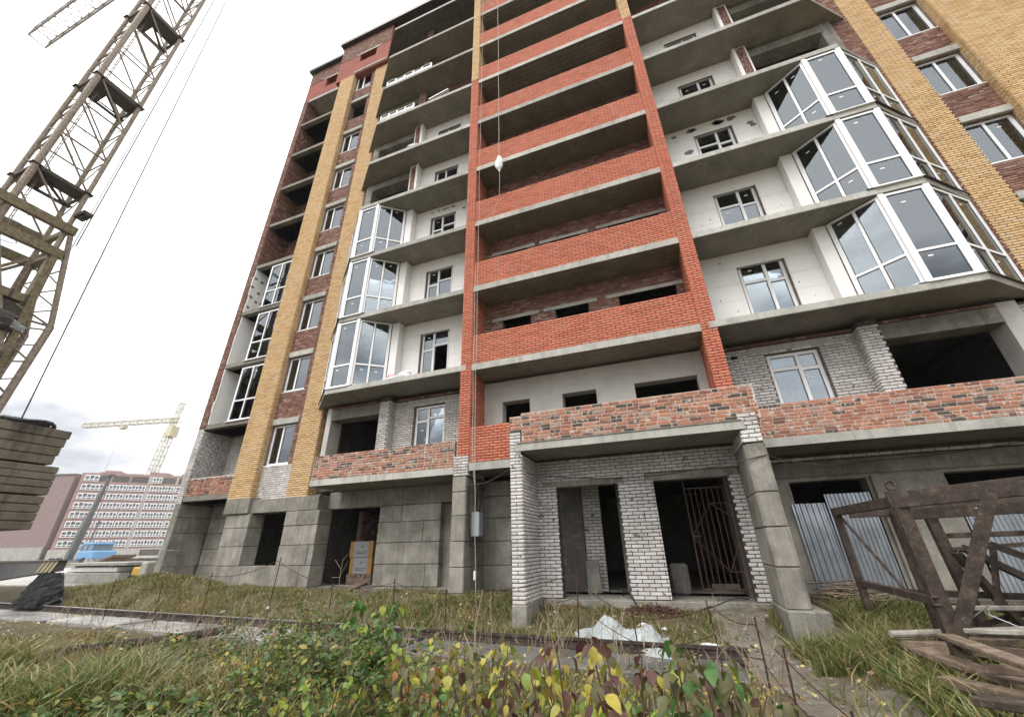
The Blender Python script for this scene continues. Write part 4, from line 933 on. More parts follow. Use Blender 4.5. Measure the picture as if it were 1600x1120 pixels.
b = NB("dark_wet_concrete"); c = b.ramp(b.noise(1.6, 7, .65), [(.35, (0.075, 0.07, 0.065)), (.55, (0.13, 0.125, 0.118)), (.7, (0.20, 0.19, 0.18))]); b.bump(b.noise(20, 6, .7), .4, .02)
M_['sleeper_dark'] = b.done(c, 0.5)
slabs = [(-40, -32), (-31.8, -24), (-23.8, -16.5), (-16.3, -13.3), (-13.1, -10.35), (-10.2, -7.6), (-7.4, -4.9), (-4.75, -2.3), (-2.1, 0.6)]
slab_lab = ["farthest visible crane track slab, beyond the covered bogie", "crane track slab under the covered crane bogie", "long pale crane track slab just right of the bogie", "wet pale crane track slab crossed by the rusty pipe end", "pale crane track slab behind the reddish weeds", "grey crane track slab behind the left green bush", "dark grey crane track slab behind the bright green plant", "dark grey crane track slab below the left porch pier", "crane track slab in front of the plastic sheet, at the right rail end"]
for (a, b_), lab in zip(slabs, slab_lab):
    m = (a + b_) / 2; y = track_y(m); o = rnd.uniform(-.04, .04); s_ = -.0475 * (b_ - a) / 2
    mb = MB(); mb.prism([(a, y - 1.05 - s_ + o), (b_, y - 1.05 + s_ + o), (b_, y + .28 + s_), (a, y + .28 - s_)], -.55, -.275 + rnd.uniform(-.015, .01))
    tag(mb.build("track_slab", M_['sleeper' if b_ < -7 else 'sleeper_dark'], bevel=.02), lab, "concrete slab", "concrete slabs under the crane rail")
for i in range(14):
    x = -16 + i * 1.15; y = track_y(x)
    MB().box(x - .06, x + .06, y - .13, y + .13, -.275, -.235).build("rail_clip", M_['rust'], rt)
tag(MB().tube([(-9.0, 7.35, -.16), (-9.5, 6.4, -.2), (-9.95, 5.2, -.17), (-10.5, 3.9, -.2), (-11, 2.5, -.2)], .075, 8).build("rusty_pipe", M_['rust']), "dark rusty pipe lying askew from the track slabs to the left edge", "pipe")

# ------------------------------------------------------------------ near tower crane
CR_ = thing("tower_crane", "tall rusty lattice tower crane standing on rails at the left edge", "tower crane", (-27.7, 5.8, 0))
XN, XF, YL, YR_ = -26.7, -28.7, 4.75, 6.8
ZT = 62.0
unit_bar = MB().tube([(0, 0, 0), (0, 0, 1)], 1.0, 6).build("brace", M_['crane'], CR_)
bar_me = unit_bar.data; first = [unit_bar]
def bar(p, q, r, name="brace", parent=CR_, me=bar_me):
    p, q = Vector(p), Vector(q); d = q - p; z = d.normalized(); x = z.orthogonal().normalized(); y = z.cross(x)
    m = Matrix(((x.x*r, y.x*r, d.x, p.x), (x.y*r, y.y*r, d.y, p.y), (x.z*r, y.z*r, d.z, p.z), (0, 0, 0, 1)))
    if first and name == "brace":
        o = first.pop(); o.matrix_parent_inverse = Matrix.Translation(-CR_.location); o.matrix_basis = m; return o
    return inst(me, name, m, parent)
for (x, y, r, mt) in ((XN, YL, .145, 'crane'), (XN, YR_, .11, 'crane'), (XF, YL, .115, 'crane'), (XF, YR_, .11, 'crane')):
    MB().tube([(x, y, 7.0), (x, y, ZT)], r, 8).build("mast_leg", M_[mt], CR_)
plats = [19.0, 26.4, 34.0, 41.6, 49.2]
sec = 2.52; z = 19.0 - sec; nsec = int((ZT - z) / sec)
for i in range(nsec):
    za, zb = z + i * sec, z + (i + 1) * sec
    flip = i % 2
    bar((XN, YL, zb), (XN, YR_, zb), .055); bar((XF, YL, zb), (XF, YR_, zb), .05); bar((XN, YL, zb), (XF, YL, zb), .05); bar((XN, YR_, zb), (XF, YR_, zb), .04)
    bar((XN, YL, zb), (XN, YR_, za), .055)
    bar((XF, YL, zb), (XF, YR_, za), .05)
    zm = (za + zb) / 2
    bar((XN, YR_, za), (XF, YR_, zm), .032); bar((XF, YR_, zm), (XN, YR_, zb), .032)
    bar((XN, YL, za), (XF, YL, zm), .032); bar((XF, YL, zm), (XN, YL, zb), .032)
for zp in plats:       # landings with a hatch, ladders with hoops between them
    pl = MB(); pl.prism([(XN + .05, YL - .05), (XN + .05, YR_ + .05), (XF + .9, YR_ + .05), (XF + .9, YL + .9), (XF - .05, YL + .9), (XF - .05, YL - .05)], zp, zp + .07)
    pl.build("landing_platform", M_['crane_dark'], CR_)
    fr = MB()
    for a, b_ in (((XN, YL), (XN, YR_)), ((XN, YR_), (XF, YR_)), ((XF, YR_), (XF, YL)), ((XF, YL), (XN, YL))): fr.beam((*a, zp - .06), (*b_, zp - .06), .11, .14)
    fr.beam((XN, YL, zp - .1), (XF, YR_, zp - .1), .1, .1)
    fr.build("platform_frame", M_['crane_dark'], CR_)
    for (x, y) in ((XN, YL), (XN, YR_), (XF, YL), (XF, YR_)): MB().box(x - .2, x + .2, y - .2, y + .2, zp - .03, zp - .0).build("flange", M_['crane_dark'], CR_)
for i in range(len(plats)):
    z0 = plats[i] - 7.0 if i == 0 else plats[i - 1]; z1 = plats[i]; xl = XF + .5; yl = YL + .55
    ld = MB(); ld.tube([(xl, yl, z0), (xl, yl, z1 + .9)], .022, 5); ld.tube([(xl + .4, yl, z0), (xl + .4, yl, z1 + .9)], .022, 5)
    for j in range(int((z1 - z0) / .35)): ld.tube([(xl, yl, z0 + j * .35), (xl + .4, yl, z0 + j * .35)], .012, 4)
    for j in range(int((z1 - z0) / .9)):
        zz = z0 + 1.5 + j * .9
        if zz < z1: ld.tube([(xl + .2 - .36 * math.cos(t), yl + .62 * math.sin(t), zz) for t in [math.pi * q / 8 for q in range(9)]], .014, 4)
    ld.build("ladder", M_['crane'], CR_)
# transition: heavy cross beams, splayed lower legs, machinery deck
for zz, off in ((16.5, 0), (15.0, .05)):
    for x in (XN + .12, XF - .12): MB().beam((x, YL - 1.6, zz - off), (x, YR_ + .32, zz), .26, .46).build("cross_beam", M_['crane_yel'], CR_)
    for y in (YL - .1, YR_ + .1): MB().beam((XN - .02, y, zz - .02), (XF + .02, y, zz - .02), .2, .3).build("cross_beam", M_['crane_yel'], CR_)
EL = 11.35
for x in (XN + .1, XF - .1):
    MB().tube([(x, YR_ + .22, 16.2), (x, 7.98, EL)], .12, 8).build("strut", M_['crane'], CR_); MB().tube([(x, 7.98, EL), (x + .0, 7.70, 5.8)], .15, 8).build("strut", M_['crane'], CR_)
    MB().tube([(x, YL - .25, 16.2), (x, 3.55, EL)], .12, 8).build("strut", M_['crane'], CR_); MB().tube([(x, 3.55, EL), (x, 3.85, 5.8)], .15, 8).build("strut", M_['crane'], CR_)
    MB().beam((x, YR_ + .05, 15.2), (x, 7.25, 5.8), .26, .26).build("lower_leg", M_['crane_yel'], CR_); MB().beam((x, YL - .05, 15.2), (x, 4.3, 5.8), .26, .26).build("lower_leg", M_['crane_yel'], CR_)
    MB().beam((x, YL, 15.2), (x, YR_ + .3, 9.2), .16, .16).build("lower_leg", M_['crane'], CR_)
    MB().beam((x, YR_, 15.0), (x, YL, 12.0), .13, .13).build("lower_leg", M_['crane_yel'], CR_)
    for i in range(6):
        za = EL - .2 - i * .85; yo = 7.98 - (EL - za) * .05; yi = YR_ + .05 + (15.2 - za) * .048
        bar((x, yi, za - .3), (x, yo, za - .85 if i % 2 else za), .045, "strut_brace"); bar((x, yi, za - .3), (x, yo, za), .035, "strut_brace")
    for i in range(4):
        za = EL + .3 + i * 1.1; yo = 7.98 - (za - EL) * .2; yi = YR_ + .28
        bar((x, yi, za), (x, yo, za + .6), .035, "strut_brace"); bar((x, yi, za + 1.0), (x, yo, za + .6), .035, "strut_brace")
    bar((x, YR_ - .2, EL - .1), (x, 7.98, EL), .06, "strut_brace"); bar((x, YR_ - .2, EL + .5), (x, 7.98, EL), .05, "strut_brace")
dk = MB(); dk.box(XF - .2, XN + .2, YL - 1.2, YR_ + .3, 12.0, 12.4); dk.build("machinery_deck", M_['crane_yel'], CR_)
dr = MB()
for i in range(7): dr.box(XN + .205, XN + .25, YL - 1.0 + i * .5, YL - .93 + i * .5, 11.98, 12.42)
dr.build("stiffener", M_['crane_dark'], CR_)
mc = MB(); mc.box(XF + .5, XN - .6, YL - 1.0, YR_ - .8, 12.41, 13.0); mc.tube([(XN + .1, YL - .5, 10.9), (XN + .1, YR_ - .1, 10.9)], .48, 12); mc.box(XF, XN + .1, YL - 1, YR_ - .3, 10.0, 10.6); mc.tube([(XN + .15, YL - .6, 9.3), (XN + .15, YR_ + .2, 9.3)], .25, 10); mc.box(XN - .6, XN + .12, YR_ - .8, YR_ + .2, 11.0, 11.9)
mc.build("winch_machinery", M_['crane_dark'], CR_)
lump_ = lump("cloth", (XN + .2, YR_ - .4, 10.62), .3, .75, .5, M_['tarp'], None, None, seed=21); lump_.name = "cover_cloth"; put(lump_, CR_)
MB().box(XF - .6, XN + .9, YL - 1.5, YR_ + 1.2, 5.2, 5.8).build("turntable", M_['crane_dark'], CR_)
MB().tube([(-27.7, 5.8, 1.3), (-27.7, 5.8, 5.2)], 1.1, 16).build("slewing_ring", M_['crane_dark'], CR_)
# ballast: stacked board-marked concrete blocks on the turning platform
def ballast(y0, y1, z0, z1, x=-23.0):
    mb = MB(); n = 4; h = (z1 - z0) / n
    for i in range(n): mb.box(x - 2.2, x + rnd.uniform(-.015, .02), y0, y1 + (.05 * i if z1 > 5.5 else 0), z0 + i * h + .015, z0 + (i + 1) * h - .015)
    mb.box(x - 2.1, x - .06, y0 + .02, y1 - .05, z0 + .01, z1 - .01)
    return mb.build("ballast_block", M_['ballast'], CR_, bevel=.02)
ballast(5.3, 8.86, 4.62, 6.02); ballast(5.3, 9.12, 3.48, 4.58); ballast(5.3, 9.08, 2.22, 3.44)
MB().tube([(-23.3 + .55 * math.cos(t), 7.75 + .75 * math.sin(t), 6.12 + .05 * math.sin(3 * t)) for t in [2 * math.pi * i / 18 for i in range(19)]], .07, 6).build("cable_coil", M_['black'], CR_)
MB().box(-24.2, -23.05, 7.2, 8.3, 6.03, 6.2).build("coil_tray", M_['black'], CR_)
MB().box(-27.0, -23.2, 5.2, 6.6, 1.9, 2.2).build("ballast_beam", M_['crane_dark'], CR_)
# portal arm to the covered bogie, hazard stripes on its end
pa = MB(); pa.add([(-19.7, 8.75, .84), (-19.7, 9.05, .84), (-27, 8.75, .2), (-27, 9.05, .2), (-19.68, 8.75, 1.16), (-19.68, 9.05, 1.16), (-27, 8.75, 1.12), (-27, 9.05, 1.12)],
                  [(0, 2, 3, 1), (4, 5, 7, 6), (0, 1, 5, 4), (2, 6, 7, 3), (0, 4, 6, 2), (1, 3, 7, 5)])
pa.build("portal_arm", M_['beamgrey'], CR_)
MB().box(-27, -19.5, 8.70, 9.10, 1.162, 1.18).build("arm_flange", M_['beamgrey'], CR_)
st = MB()
for i in range(4):
    x = -20.62 + i * .25; st.add([(x, 8.742, .80 + .0 * i), (x + .11, 8.742, .81), (x + .36, 8.742, 1.15), (x + .25, 8.742, 1.15)], [(0, 1, 2, 3)])
st_o = st.build("hazard_stripe", M_['stripe'], CR_); sm = st_o.modifiers.new("t", 'SOLIDIFY'); sm.thickness = .004
for x in (-20.55, -19.55):
    MB().tube([(x, 8.86, .06), (x, 9.0, .06)], .20, 14).build("bogie_wheel", M_['crane_dark'], CR_)
n, m = 22, 12; V, F = [], []
for i in range(m + 1):
    t = i / m
    for k in range(n):
        a = 2 * math.pi * k / n; wx = (0.42 + .55 * (1 - t) ** .7); wy = .24 + .22 * (1 - t)
        fold = 1 + .16 * math.sin(5 * a + 2 * t) * (1 - t) + rnd.uniform(-.05, .05)
        V.append((-20.02 + math.cos(a) * wx * fold, 8.92 + math.sin(a) * wy * fold, -.16 + t * .95 + rnd.uniform(-.02, .02)))
for i in range(m):
    for k in range(n): F.append((i*n + k, i*n + (k+1) % n, (i+1)*n + (k+1) % n, (i+1)*n + k))
F.append(tuple(m*n + k for k in range(n)))
MB().add(V, F).build("bogie_cover", M_['cover'] if 'cover' in M_ else M_['black'], CR_)
# jib high above, ropes down the mast
def lattice(parent, name, p, q, w, h, n, r, mat, tri=False):
    p, q = Vector(p), Vector(q); d = (q - p); L = d.length; d.normalize(); s_ = d.cross(Vector((0, 0, 1))).normalized() * (w / 2); up = Vector((0, 0, h)) if abs(d.z) < .9 else d.cross(s_).normalized() * h
    if abs(d.z) >= .9: s_ = Vector((w / 2, 0, 0)); up = Vector((0, h, 0))
    mb = MB(); c = [lambda t: p + d * t - s_, lambda t: p + d * t + s_] + ([lambda t: p + d * t + up] if tri else [lambda t: p + d * t - s_ + up, lambda t: p + d * t + s_ + up])
    for f_ in c: mb.tube([f_(0), f_(L)], r, 5)
    for i in range(n):
        a, b_ = L * i / n, L * (i + 1) / n; ed = [(0, 1), (0, 2), (1, 2)] if tri else [(0, 1), (0, 2), (1, 3), (2, 3)]
        for (i0, i1) in ed:
            f0, f1 = c[i0], c[i1]
            if i % 2: f0, f1 = f1, f0
            mb.tube([f0(a), f1(b_)], r * .55, 4); mb.tube([c[i0](a), c[i1](a)], r * .5, 4)
    for (i0, i1) in ([(0, 1), (0, 2), (1, 2)] if tri else [(0, 1), (0, 2), (1, 3), (2, 3)]): mb.tube([c[i0](L), c[i1](L)], r, 4)
    return mb.build(name, mat, parent)
M_['crane_pale'] = mat_plain("pale_jib_paint", (0.36, 0.33, 0.31), 0.6)
lattice(CR_, "jib", (-28.7, 5.75, 57.6), (-62.2, 5.75, 57.6), 1.5, 1.5, 26, .085, M_['crane_pale'])
for (x, y) in ((XN + .45, YR_ + .12), (XN + .7, YR_ + .16), (XN + .85, YR_ + .1)):
    MB().tube([(x, y + .25, 15.5), (x, y, ZT)], .02, 4).build("hoist_cable", M_['wire'], CR_)
MB().tube([(-23.4, 7.55, 6.15), (-23.0, 6.6, 45)], .026, 5).build("hoist_cable", M_['wire'], CR_)
MB().box(XN + .05, XN + .9, YR_ - .05, YR_ + .35, 17.3, 17.5).build("sheave_bracket", M_['crane_dark'], CR_)
MB().tube([(XN + .6, YR_ + .05, 17.4), (XN + .6, YR_ + .12, 17.4)], .25, 12).build("sheave", M_['crane_dark'], CR_)

# ------------------------------------------------------------------ yard and far ground at the left
tag(MB().prism([(-19.2, 11.05), (-18.85, 11.05), (-18.85, 11.35), (-19.2, 11.35)], -.1, 1.02).build("concrete_post", M_['conc_pale'], bevel=.03), "stubby pale concrete post at the far left corner of the block", "concrete post")
def stack(): 
    t = thing("slab_stack", "low stack of pale concrete slabs in the yard left of the block", "slab stack", (-26.5, 13.6, .13))
    for i, (x0, x1, y0, z0, h) in enumerate(((-28.6, -23.9, 13.0, .13, .42), (-28.2, -24.4, 13.1, .58, .20), (-28.0, -23.6, 13.0, .84, .14))):
        MB().box(x0, x1, y0, y0 + 1.5, z0, z0 + h).build("slab", M_['conc_pale'] if i != 1 else M_['foam'], t, bevel=.02)
    for x in (-27.6, -24.8):
        MB().box(x, x + .15, 13.05, 14.4, .551, .579).build("timber", M_['wood'], t); MB().box(x, x + .15, 13.05, 14.4, .781, .839).build("timber", M_['wood'], t)
stack()
tag(MB().beam((-33.5, 15.6, .13), (-30.2, 16.4, 1.25), 1.4, .12, up=(0, 0, 1)).build("board_heap", M_['wood'], bevel=.02), "brown board panel propped up behind the crane's striped arm", "boards")
yb = thing("yellow_machine", "small yellow machine with dark frame between slab stack and post", "machine", (-22.6, 13.2, .13))
MB().box(-23.1, -22.2, 13.0, 13.5, .42, .78).build("body", mat_plain("yellow_paint", (.62, .40, .05), .5), yb, bevel=.05); MB().box(-23.15, -22.1, 13.02, 13.5, .25, .41).build("frame", M_['black'], yb)
for x in (-23.0, -22.3): MB().tube([(x, 12.95, .3), (x, 13.05, .3)], .17, 12).build("wheel", M_['black'], yb)
MB().tube([(-23.3, 13.2, .4), (-23.3, 13.2, .85)], .1, 8).build("exhaust", M_['black'], yb)
fn = thing("yard_fence", "grey weathered board fence across the yard left of the block", "fence", (-34, 21, .1))
for i in range(34):
    x = -42.5 + i * .58; MB().box(x, x + .55, 20.5, 20.54, .13, 1.05 + rnd.uniform(-.04, .04)).build("fence_board", M_['sleeper'], fn)
for i in range(8): MB().box(-42.5 + i * 2.8, -42.4 + i * 2.8, 20.545, 20.65, .13, 1.05).build("fence_post", M_['conc'], fn)
MB().box(-38.5, -24, 20.0, 20.49, 1.06, 1.2).build("coping", M_['conc_pale'], fn)
# crane truck
tk = thing("crane_truck", "light blue truck with a raised dark grey telescopic boom before the far block", "truck", (-62, 30.5, .13))
blue = mat_plain("light_blue_paint", (0.13, 0.28, 0.46), .4); M_['cabglass'] = mat_plain("dark_glass", (0.16, 0.19, 0.21), .1)
MB().prism([(-62.8, 29.4), (-59.8, 29.4), (-59.8, 31.6), (-62.8, 31.6)], .9, 1.75).build("cab", blue, tk, bevel=.1)
MB().prism([(-62.6, 29.5), (-60.4, 29.5), (-60.4, 31.5), (-62.6, 31.5)], 2.35, 2.6).build("cab_roof", blue, tk, bevel=.08)
MB().box(-62.5, -60.6, 29.55, 31.4, 1.751, 2.35).build("windscreen", M_['cabglass'], tk)
for x in (-62.5, -61.5, -60.6): MB().box(x - .05, x + .05, 29.47, 29.549, 1.752, 2.35).build("window_pillar", blue, tk)
MB().box(-69.5, -60.0, 29.6, 31.4, .62, .9).build("chassis", M_['beamgrey'], tk)
for x in (-61.2, -66.0, -67.4): MB().tube([(x, 29.35, .62), (x, 29.7, .62)], .5, 14).build("wheel", M_['black'], tk)
bmn = MB(); bmn.beam((-66.4, 30.5, .9), (-65.6, 30.5, 5.4), .6, .6); bmn.build("boom", M_['beamgrey'], tk); MB().beam((-65.62, 30.5, 5.3), (-65.0, 30.5, 8.3), .42, .42).build("boom_section", M_['beamgrey'], tk); MB().beam((-65.02, 30.5, 8.2), (-64.6, 30.5, 10.2), .28, .28).build("boom_section", M_['beamgrey'], tk)
MB().box(-65.4, -64.2, 30.2, 30.8, 10.15, 10.4).build("boom_head", M_['beamgrey'], tk); MB().beam((-63.6, 30.5, .95), (-63.3, 30.5, 5.1), .12).build("boom_ram", M_['beamgrey'], tk)

# far brick block with white glazed balconies
A_, Bv = Vector((-193, 83, 0)), Vector((0.690, 0.724, 0)); nF = Vector((0.724, -0.690, 0))
FB = thing("far_apartment_block", "distant pinkish brick block with rows of white framed glazing under construction", "apartment building", (-185, 92, 0))
M_['farbrick'] = mat_plaster("haze_paled_brick", (0.36, 0.235, 0.215), .06, .15); M_['farglass'] = mat_plain("far_window_glass", (0.10, 0.115, 0.125), .15)  # wall brick colour carries part of the distance haze
Lf = 42.0; sth = 3.05; zb0 = 3.2
MB().obox(A_, Bv, nF, 0, Lf, 0, zb0 + 8 * sth, -18, 0).build("wall", M_['farbrick'], FB)
MB().obox(A_, Bv, nF, -.3, Lf, 0, zb0, -17, .35).build("plinth", M_['conc_pale'], FB)
fr_ = random.Random(4); u0 = 0
while u0 < Lf:      # ragged unfinished top storey
    l = fr_.uniform(1.2, 4.5); MB().obox(A_, Bv, nF, u0, min(Lf, u0 + l - .05), zb0 + 8 * sth + .01, zb0 + 8 * sth + fr_.uniform(.2, 1.7), -12, 0).build("raw_brickwork", M_['farbrick'], FB); u0 += l
def far_win(u0, u1, z0, z1, cols, empty=False):
    if empty: MB().obox(A_, Bv, nF, u0, u1, z0, z1, .0, .04).build("opening", M_['conc_shade'], FB); return  # dark panel stands for the shade inside an unglazed opening
    f = MB(); t = .20
    f.obox(A_, Bv, nF, u0, u1, z0, z0 + t, .05, .25); f.obox(A_, Bv, nF, u0, u1, z1 - t, z1, .05, .25)
    for i in range(cols + 1):
        x = u0 + (u1 - u0) * i / cols; f.obox(A_, Bv, nF, x - t / 2, x + t / 2, z0, z1, .05, .26)
    f.obox(A_, Bv, nF, u0, u1, z0 + (z1 - z0) * .28, z0 + (z1 - z0) * .28 + t, .05, .24)
    for i in range(0, cols, 2):
        x = u0 + (u1 - u0) * i / cols; f.obox(A_, Bv, nF, x, x + (u1 - u0) / cols, z0 + (z1 - z0) * .78, z0 + (z1 - z0) * .78 + t, .05, .24)
    w_ = f.build("window", M_['pvc'], FB)
    MB().obox(A_, Bv, nF, u0 + .02, u1 - .02, z0 + .02, z1 - .02, .005, .06).build("pane", M_['farglass'], w_)
lay = [(1.2, 4.9, 3), (4.95, 8.0, 3), (8.7, 13.4, 5), (14.0, 18.8, 5), (20.3, 22.9, 3), (22.95, 27.2, 5), (28.0, 31.4, 3), (32.4, 36.6, 5), (37.4, 41.2, 4)]
for k in range(8):
    zz = zb0 + k * sth
    for i, (a, b_, c) in enumerate(lay):
        far_win(a, b_, zz + .62, zz + 2.72, c, k == 7 and i in (1, 2, 3, 5, 6, 7))
    MB().obox(A_, Bv, nF, .1, Lf - .1, zz + .05, zz + .28, .003, .12).build("floor_band", M_['farbrick'], FB)
for (a, b_, c) in ((9.5, 17, 0), (23.5, 29, 0), (33, 39, 0)): MB().obox(A_, Bv, nF, a, b_, .6, 2.8, .352, .4).build("opening", M_['conc_shade'], FB)  # dark panels painting the shade of the plinth openings
for a, b_ in ((18.9, 20.2), (27.3, 27.9)): MB().obox(A_, Bv, nF, a, b_, zb0, zb0 + 8 * sth, .003, .07).build("pier", M_['conc_pale'], FB)
# blank gable block left of it
gb = thing("blank_gable_block", "distant blank pinkish brick gable wall left of the glazed block", "apartment building", (-215, 75, 0))
P1_, P2_ = Vector((-194.5, 82.0, 0)), Vector((-232, 70, 0)); uG = (P2_ - P1_); Lg = uG.length; uG.normalize(); nG = Vector((-uG.y, uG.x, 0)); nG = nG if nG.y < 0 else -nG
MB().obox(P1_, -uG * -1, -nG, 0, Lg, 0, 27.2, 0, 14).build("wall", mat_plaster("haze_tinted_brick", (0.26, 0.185, 0.175), .09, .3), gb)  # red brick tinted mauve in colour for the haze
MB().obox(P1_ + nG * .3, uG, -nG, 0, Lg, 27.21, 27.6, 0, 14).build("coping", M_['conc'], gb)
MB().obox(P1_ + nG * .5, uG, -nG, 0, Lg, 0, 4.0, 0, 2).build("plinth", M_['conc_pale'], gb)
# far yellow crane
fc = thing("far_tower_crane", "distant pale yellow tower crane rising behind the glazed block", "tower crane", (-202, 110, 0))
mx0, my0 = -204.5, 109.5
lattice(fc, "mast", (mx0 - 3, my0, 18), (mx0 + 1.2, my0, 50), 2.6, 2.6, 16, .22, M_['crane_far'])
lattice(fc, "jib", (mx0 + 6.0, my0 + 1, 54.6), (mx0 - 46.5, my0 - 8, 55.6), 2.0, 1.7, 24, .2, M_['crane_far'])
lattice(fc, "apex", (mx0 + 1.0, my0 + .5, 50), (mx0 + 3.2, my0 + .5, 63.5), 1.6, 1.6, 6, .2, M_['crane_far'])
MB().box(mx0 + 1.8, mx0 + 5.4, my0 - .8, my0 + 2.4, 47.8, 52.4).build("cab", mat_plain("cab_yellow", (.50, .46, .30), .5), fc)
tr = MB()
for q in ((mx0 - 30, 56.8), (mx0 - 43, 57), (mx0 + 6, 56.6)): tr.tube([(mx0 + 3.1, my0 + .5, 63.2), (q[0], my0 - 4 if q[0] < mx0 else my0 + 1, q[1])], .09, 4)
tr.tube([(mx0 - 24, my0 - 4, 54.5), (mx0 - 25.5, my0 - 4, 28)], .07, 4); tr.tube([(mx0 - 23, my0 - 4, 54.5), (mx0 - 24.9, my0 - 4, 28)], .07, 4); tr.tube([(mx0 + 6, my0 + 1, 54), (mx0 + 3.2, my0 + 1, 24)], .12, 4)
tr.build("stay_cable", M_['crane_far'], fc)
MB().box(mx0 - 25.5, mx0 - 22.5, my0 - 5, my0 - 3, 53.4, 54.6).build("trolley", M_['crane_far'], fc)
# ------------------------------------------------------------------ rusty steel frame on the right
RF = thing("steel_frame", "large rusty steel frame of channel bars standing in the grass at the right edge", "steel frame", (3.4, 7.6, 0))
def channel(p, q, w, h, name="bar", up=(0, 0, 1), par=RF, mat='rust'):
    p, q = Vector(p), Vector(q); d = (q - p).normalized(); up_ = Vector(up)
    if abs(d.dot(up_)) > .95: up_ = Vector((0, 1, 0))
    a = d.cross(up_).normalized(); b_ = a.cross(d).normalized(); t = min(w, h) * .16
    mb = MB(); mb.beam(p + a * (w/2 - t/2), q + a * (w/2 - t/2), t, h, up); mb.beam(p + b_ * (h/2 - t/2) - a * t/2, q + b_ * (h/2 - t/2) - a * t/2, w - t, t, up); mb.beam(p - b_ * (h/2 - t/2) - a * t/2, q - b_ * (h/2 - t/2) - a * t/2, w - t, t, up)
    return mb.build(name, M_[mat], par, bevel=.004)
channel((2.89, 9.45, 1.74), (2.87, 7.05, 1.73), .11, .13, "top_bar")
channel((2.80, 7.02, 1.74), (6.0, 5.55, 1.92), .14, .20, "top_bar")
channel((3.1, 9.5, 1.70), (6.4, 8.6, 1.74), .12, .14, "top_bar"); channel((5.9, 5.6, 1.88), (6.3, 8.7, 1.74), .12, .14, "top_bar")
channel((3.2, 8.3, 1.66), (6.1, 7.4, 1.72), .10, .16, "cross_bar"); channel((2.98, 7.6, 1.58), (6.1, 6.2, 1.64), .10, .14, "cross_bar")
channel((2.9, 9.42, -.15), (2.9, 9.42, 1.68), .10, .08, "leg"); channel((2.89, 7.0, -.1), (2.87, 7.0, 1.86), .15, .13, "leg")
channel((3.0, 7.5, -.1), (3.0, 7.5, 1.6), .13, .10, "leg"); channel((3.75, 8.2, -.1), (3.68, 8.2, 1.62), .13, .10, "leg"); channel((5.4, 8.8, -.1), (5.4, 8.8, 1.7), .12, .10, "leg"); channel((5.0, 6.02, -.2), (5.0, 6.02, 1.8), .14, .12, "leg")
channel((2.86, 6.95, .16), (3.62, 6.62, 1.74), .13, .13, "strut"); channel((3.05, 7.45, .1), (3.35, 8.4, 1.6), .08, .08, "strut")
MB().tube([(2.9, 9.3, 1.68), (2.93, 7.9, .62)], .025, 6).build("thin_strut", M_['rust'], RF)
channel((2.92, 9.42, .60), (2.82, 6.9, .60), .08, .09, "side_bar"); channel((3.7, 8.3, 1.3), (6.2, 7.5, 1.34), .05, .07, "cross_bar"); channel((3.1, 8.4, .56), (6.2, 7.8, .52), .07, .08, "cross_bar")
channel((3.7, 7.2, 1.2), (4.9, 6.5, .35), .08, .08, "strut"); channel((3.75, 7.9, 1.15), (5.2, 7.9, .1), .09, .09, "strut"); channel((3.7, 8.0, 1.1), (4.2, 8.2, .05), .09, .09, "strut")
for i_ in range(9):
    a_ = Vector((rnd.uniform(2.95, 4.2), rnd.uniform(7.2, 9.0), rnd.uniform(.0, .5))); b_ = a_ + Vector((rnd.uniform(.2, 1.6), rnd.uniform(-.8, .5), rnd.uniform(-.1, .9)))
    channel(a_, b_, .05, .06, "strut")
channel((4.0, 8.9, 1.1), (6.3, 8.8, 1.25), .06, .06, "cross_bar")
MB().tube([(2.87 + .05 * math.cos(t), 7.0, 1.93 + .06 * math.sin(t)) for t in [math.pi * 2 * i / 10 for i in range(10)]], .018, 6).build("lifting_loop", M_['rust'], RF)
MB().tube([(3.0, 6.83, .42), (3.2, 6.75, .58), (3.15, 6.7, .50), (3.45, 6.6, .33)], .006, 4).build("tie_wire", M_['galv'], RF)
tx = bpy.data.curves.new("painted_marking", 'FONT'); tx.body = "3 K2"; tx.size = .075; tx.extrude = .001; tx.materials.append(M_['foam'])
to_ = bpy.data.objects.new("marking_text", tx); COL.objects.link(to_); bpy.context.view_layer.update()
me_ = bpy.data.meshes.new_from_object(to_.evaluated_get(bpy.context.evaluated_depsgraph_get())); bpy.data.objects.remove(to_)
to = bpy.data.objects.new("painted_marking", me_); COL.objects.link(to); to.location = (3.72, 7.195, 1.57); to.rotation_euler = (R(90), 0, R(-24)); put(to, RF)
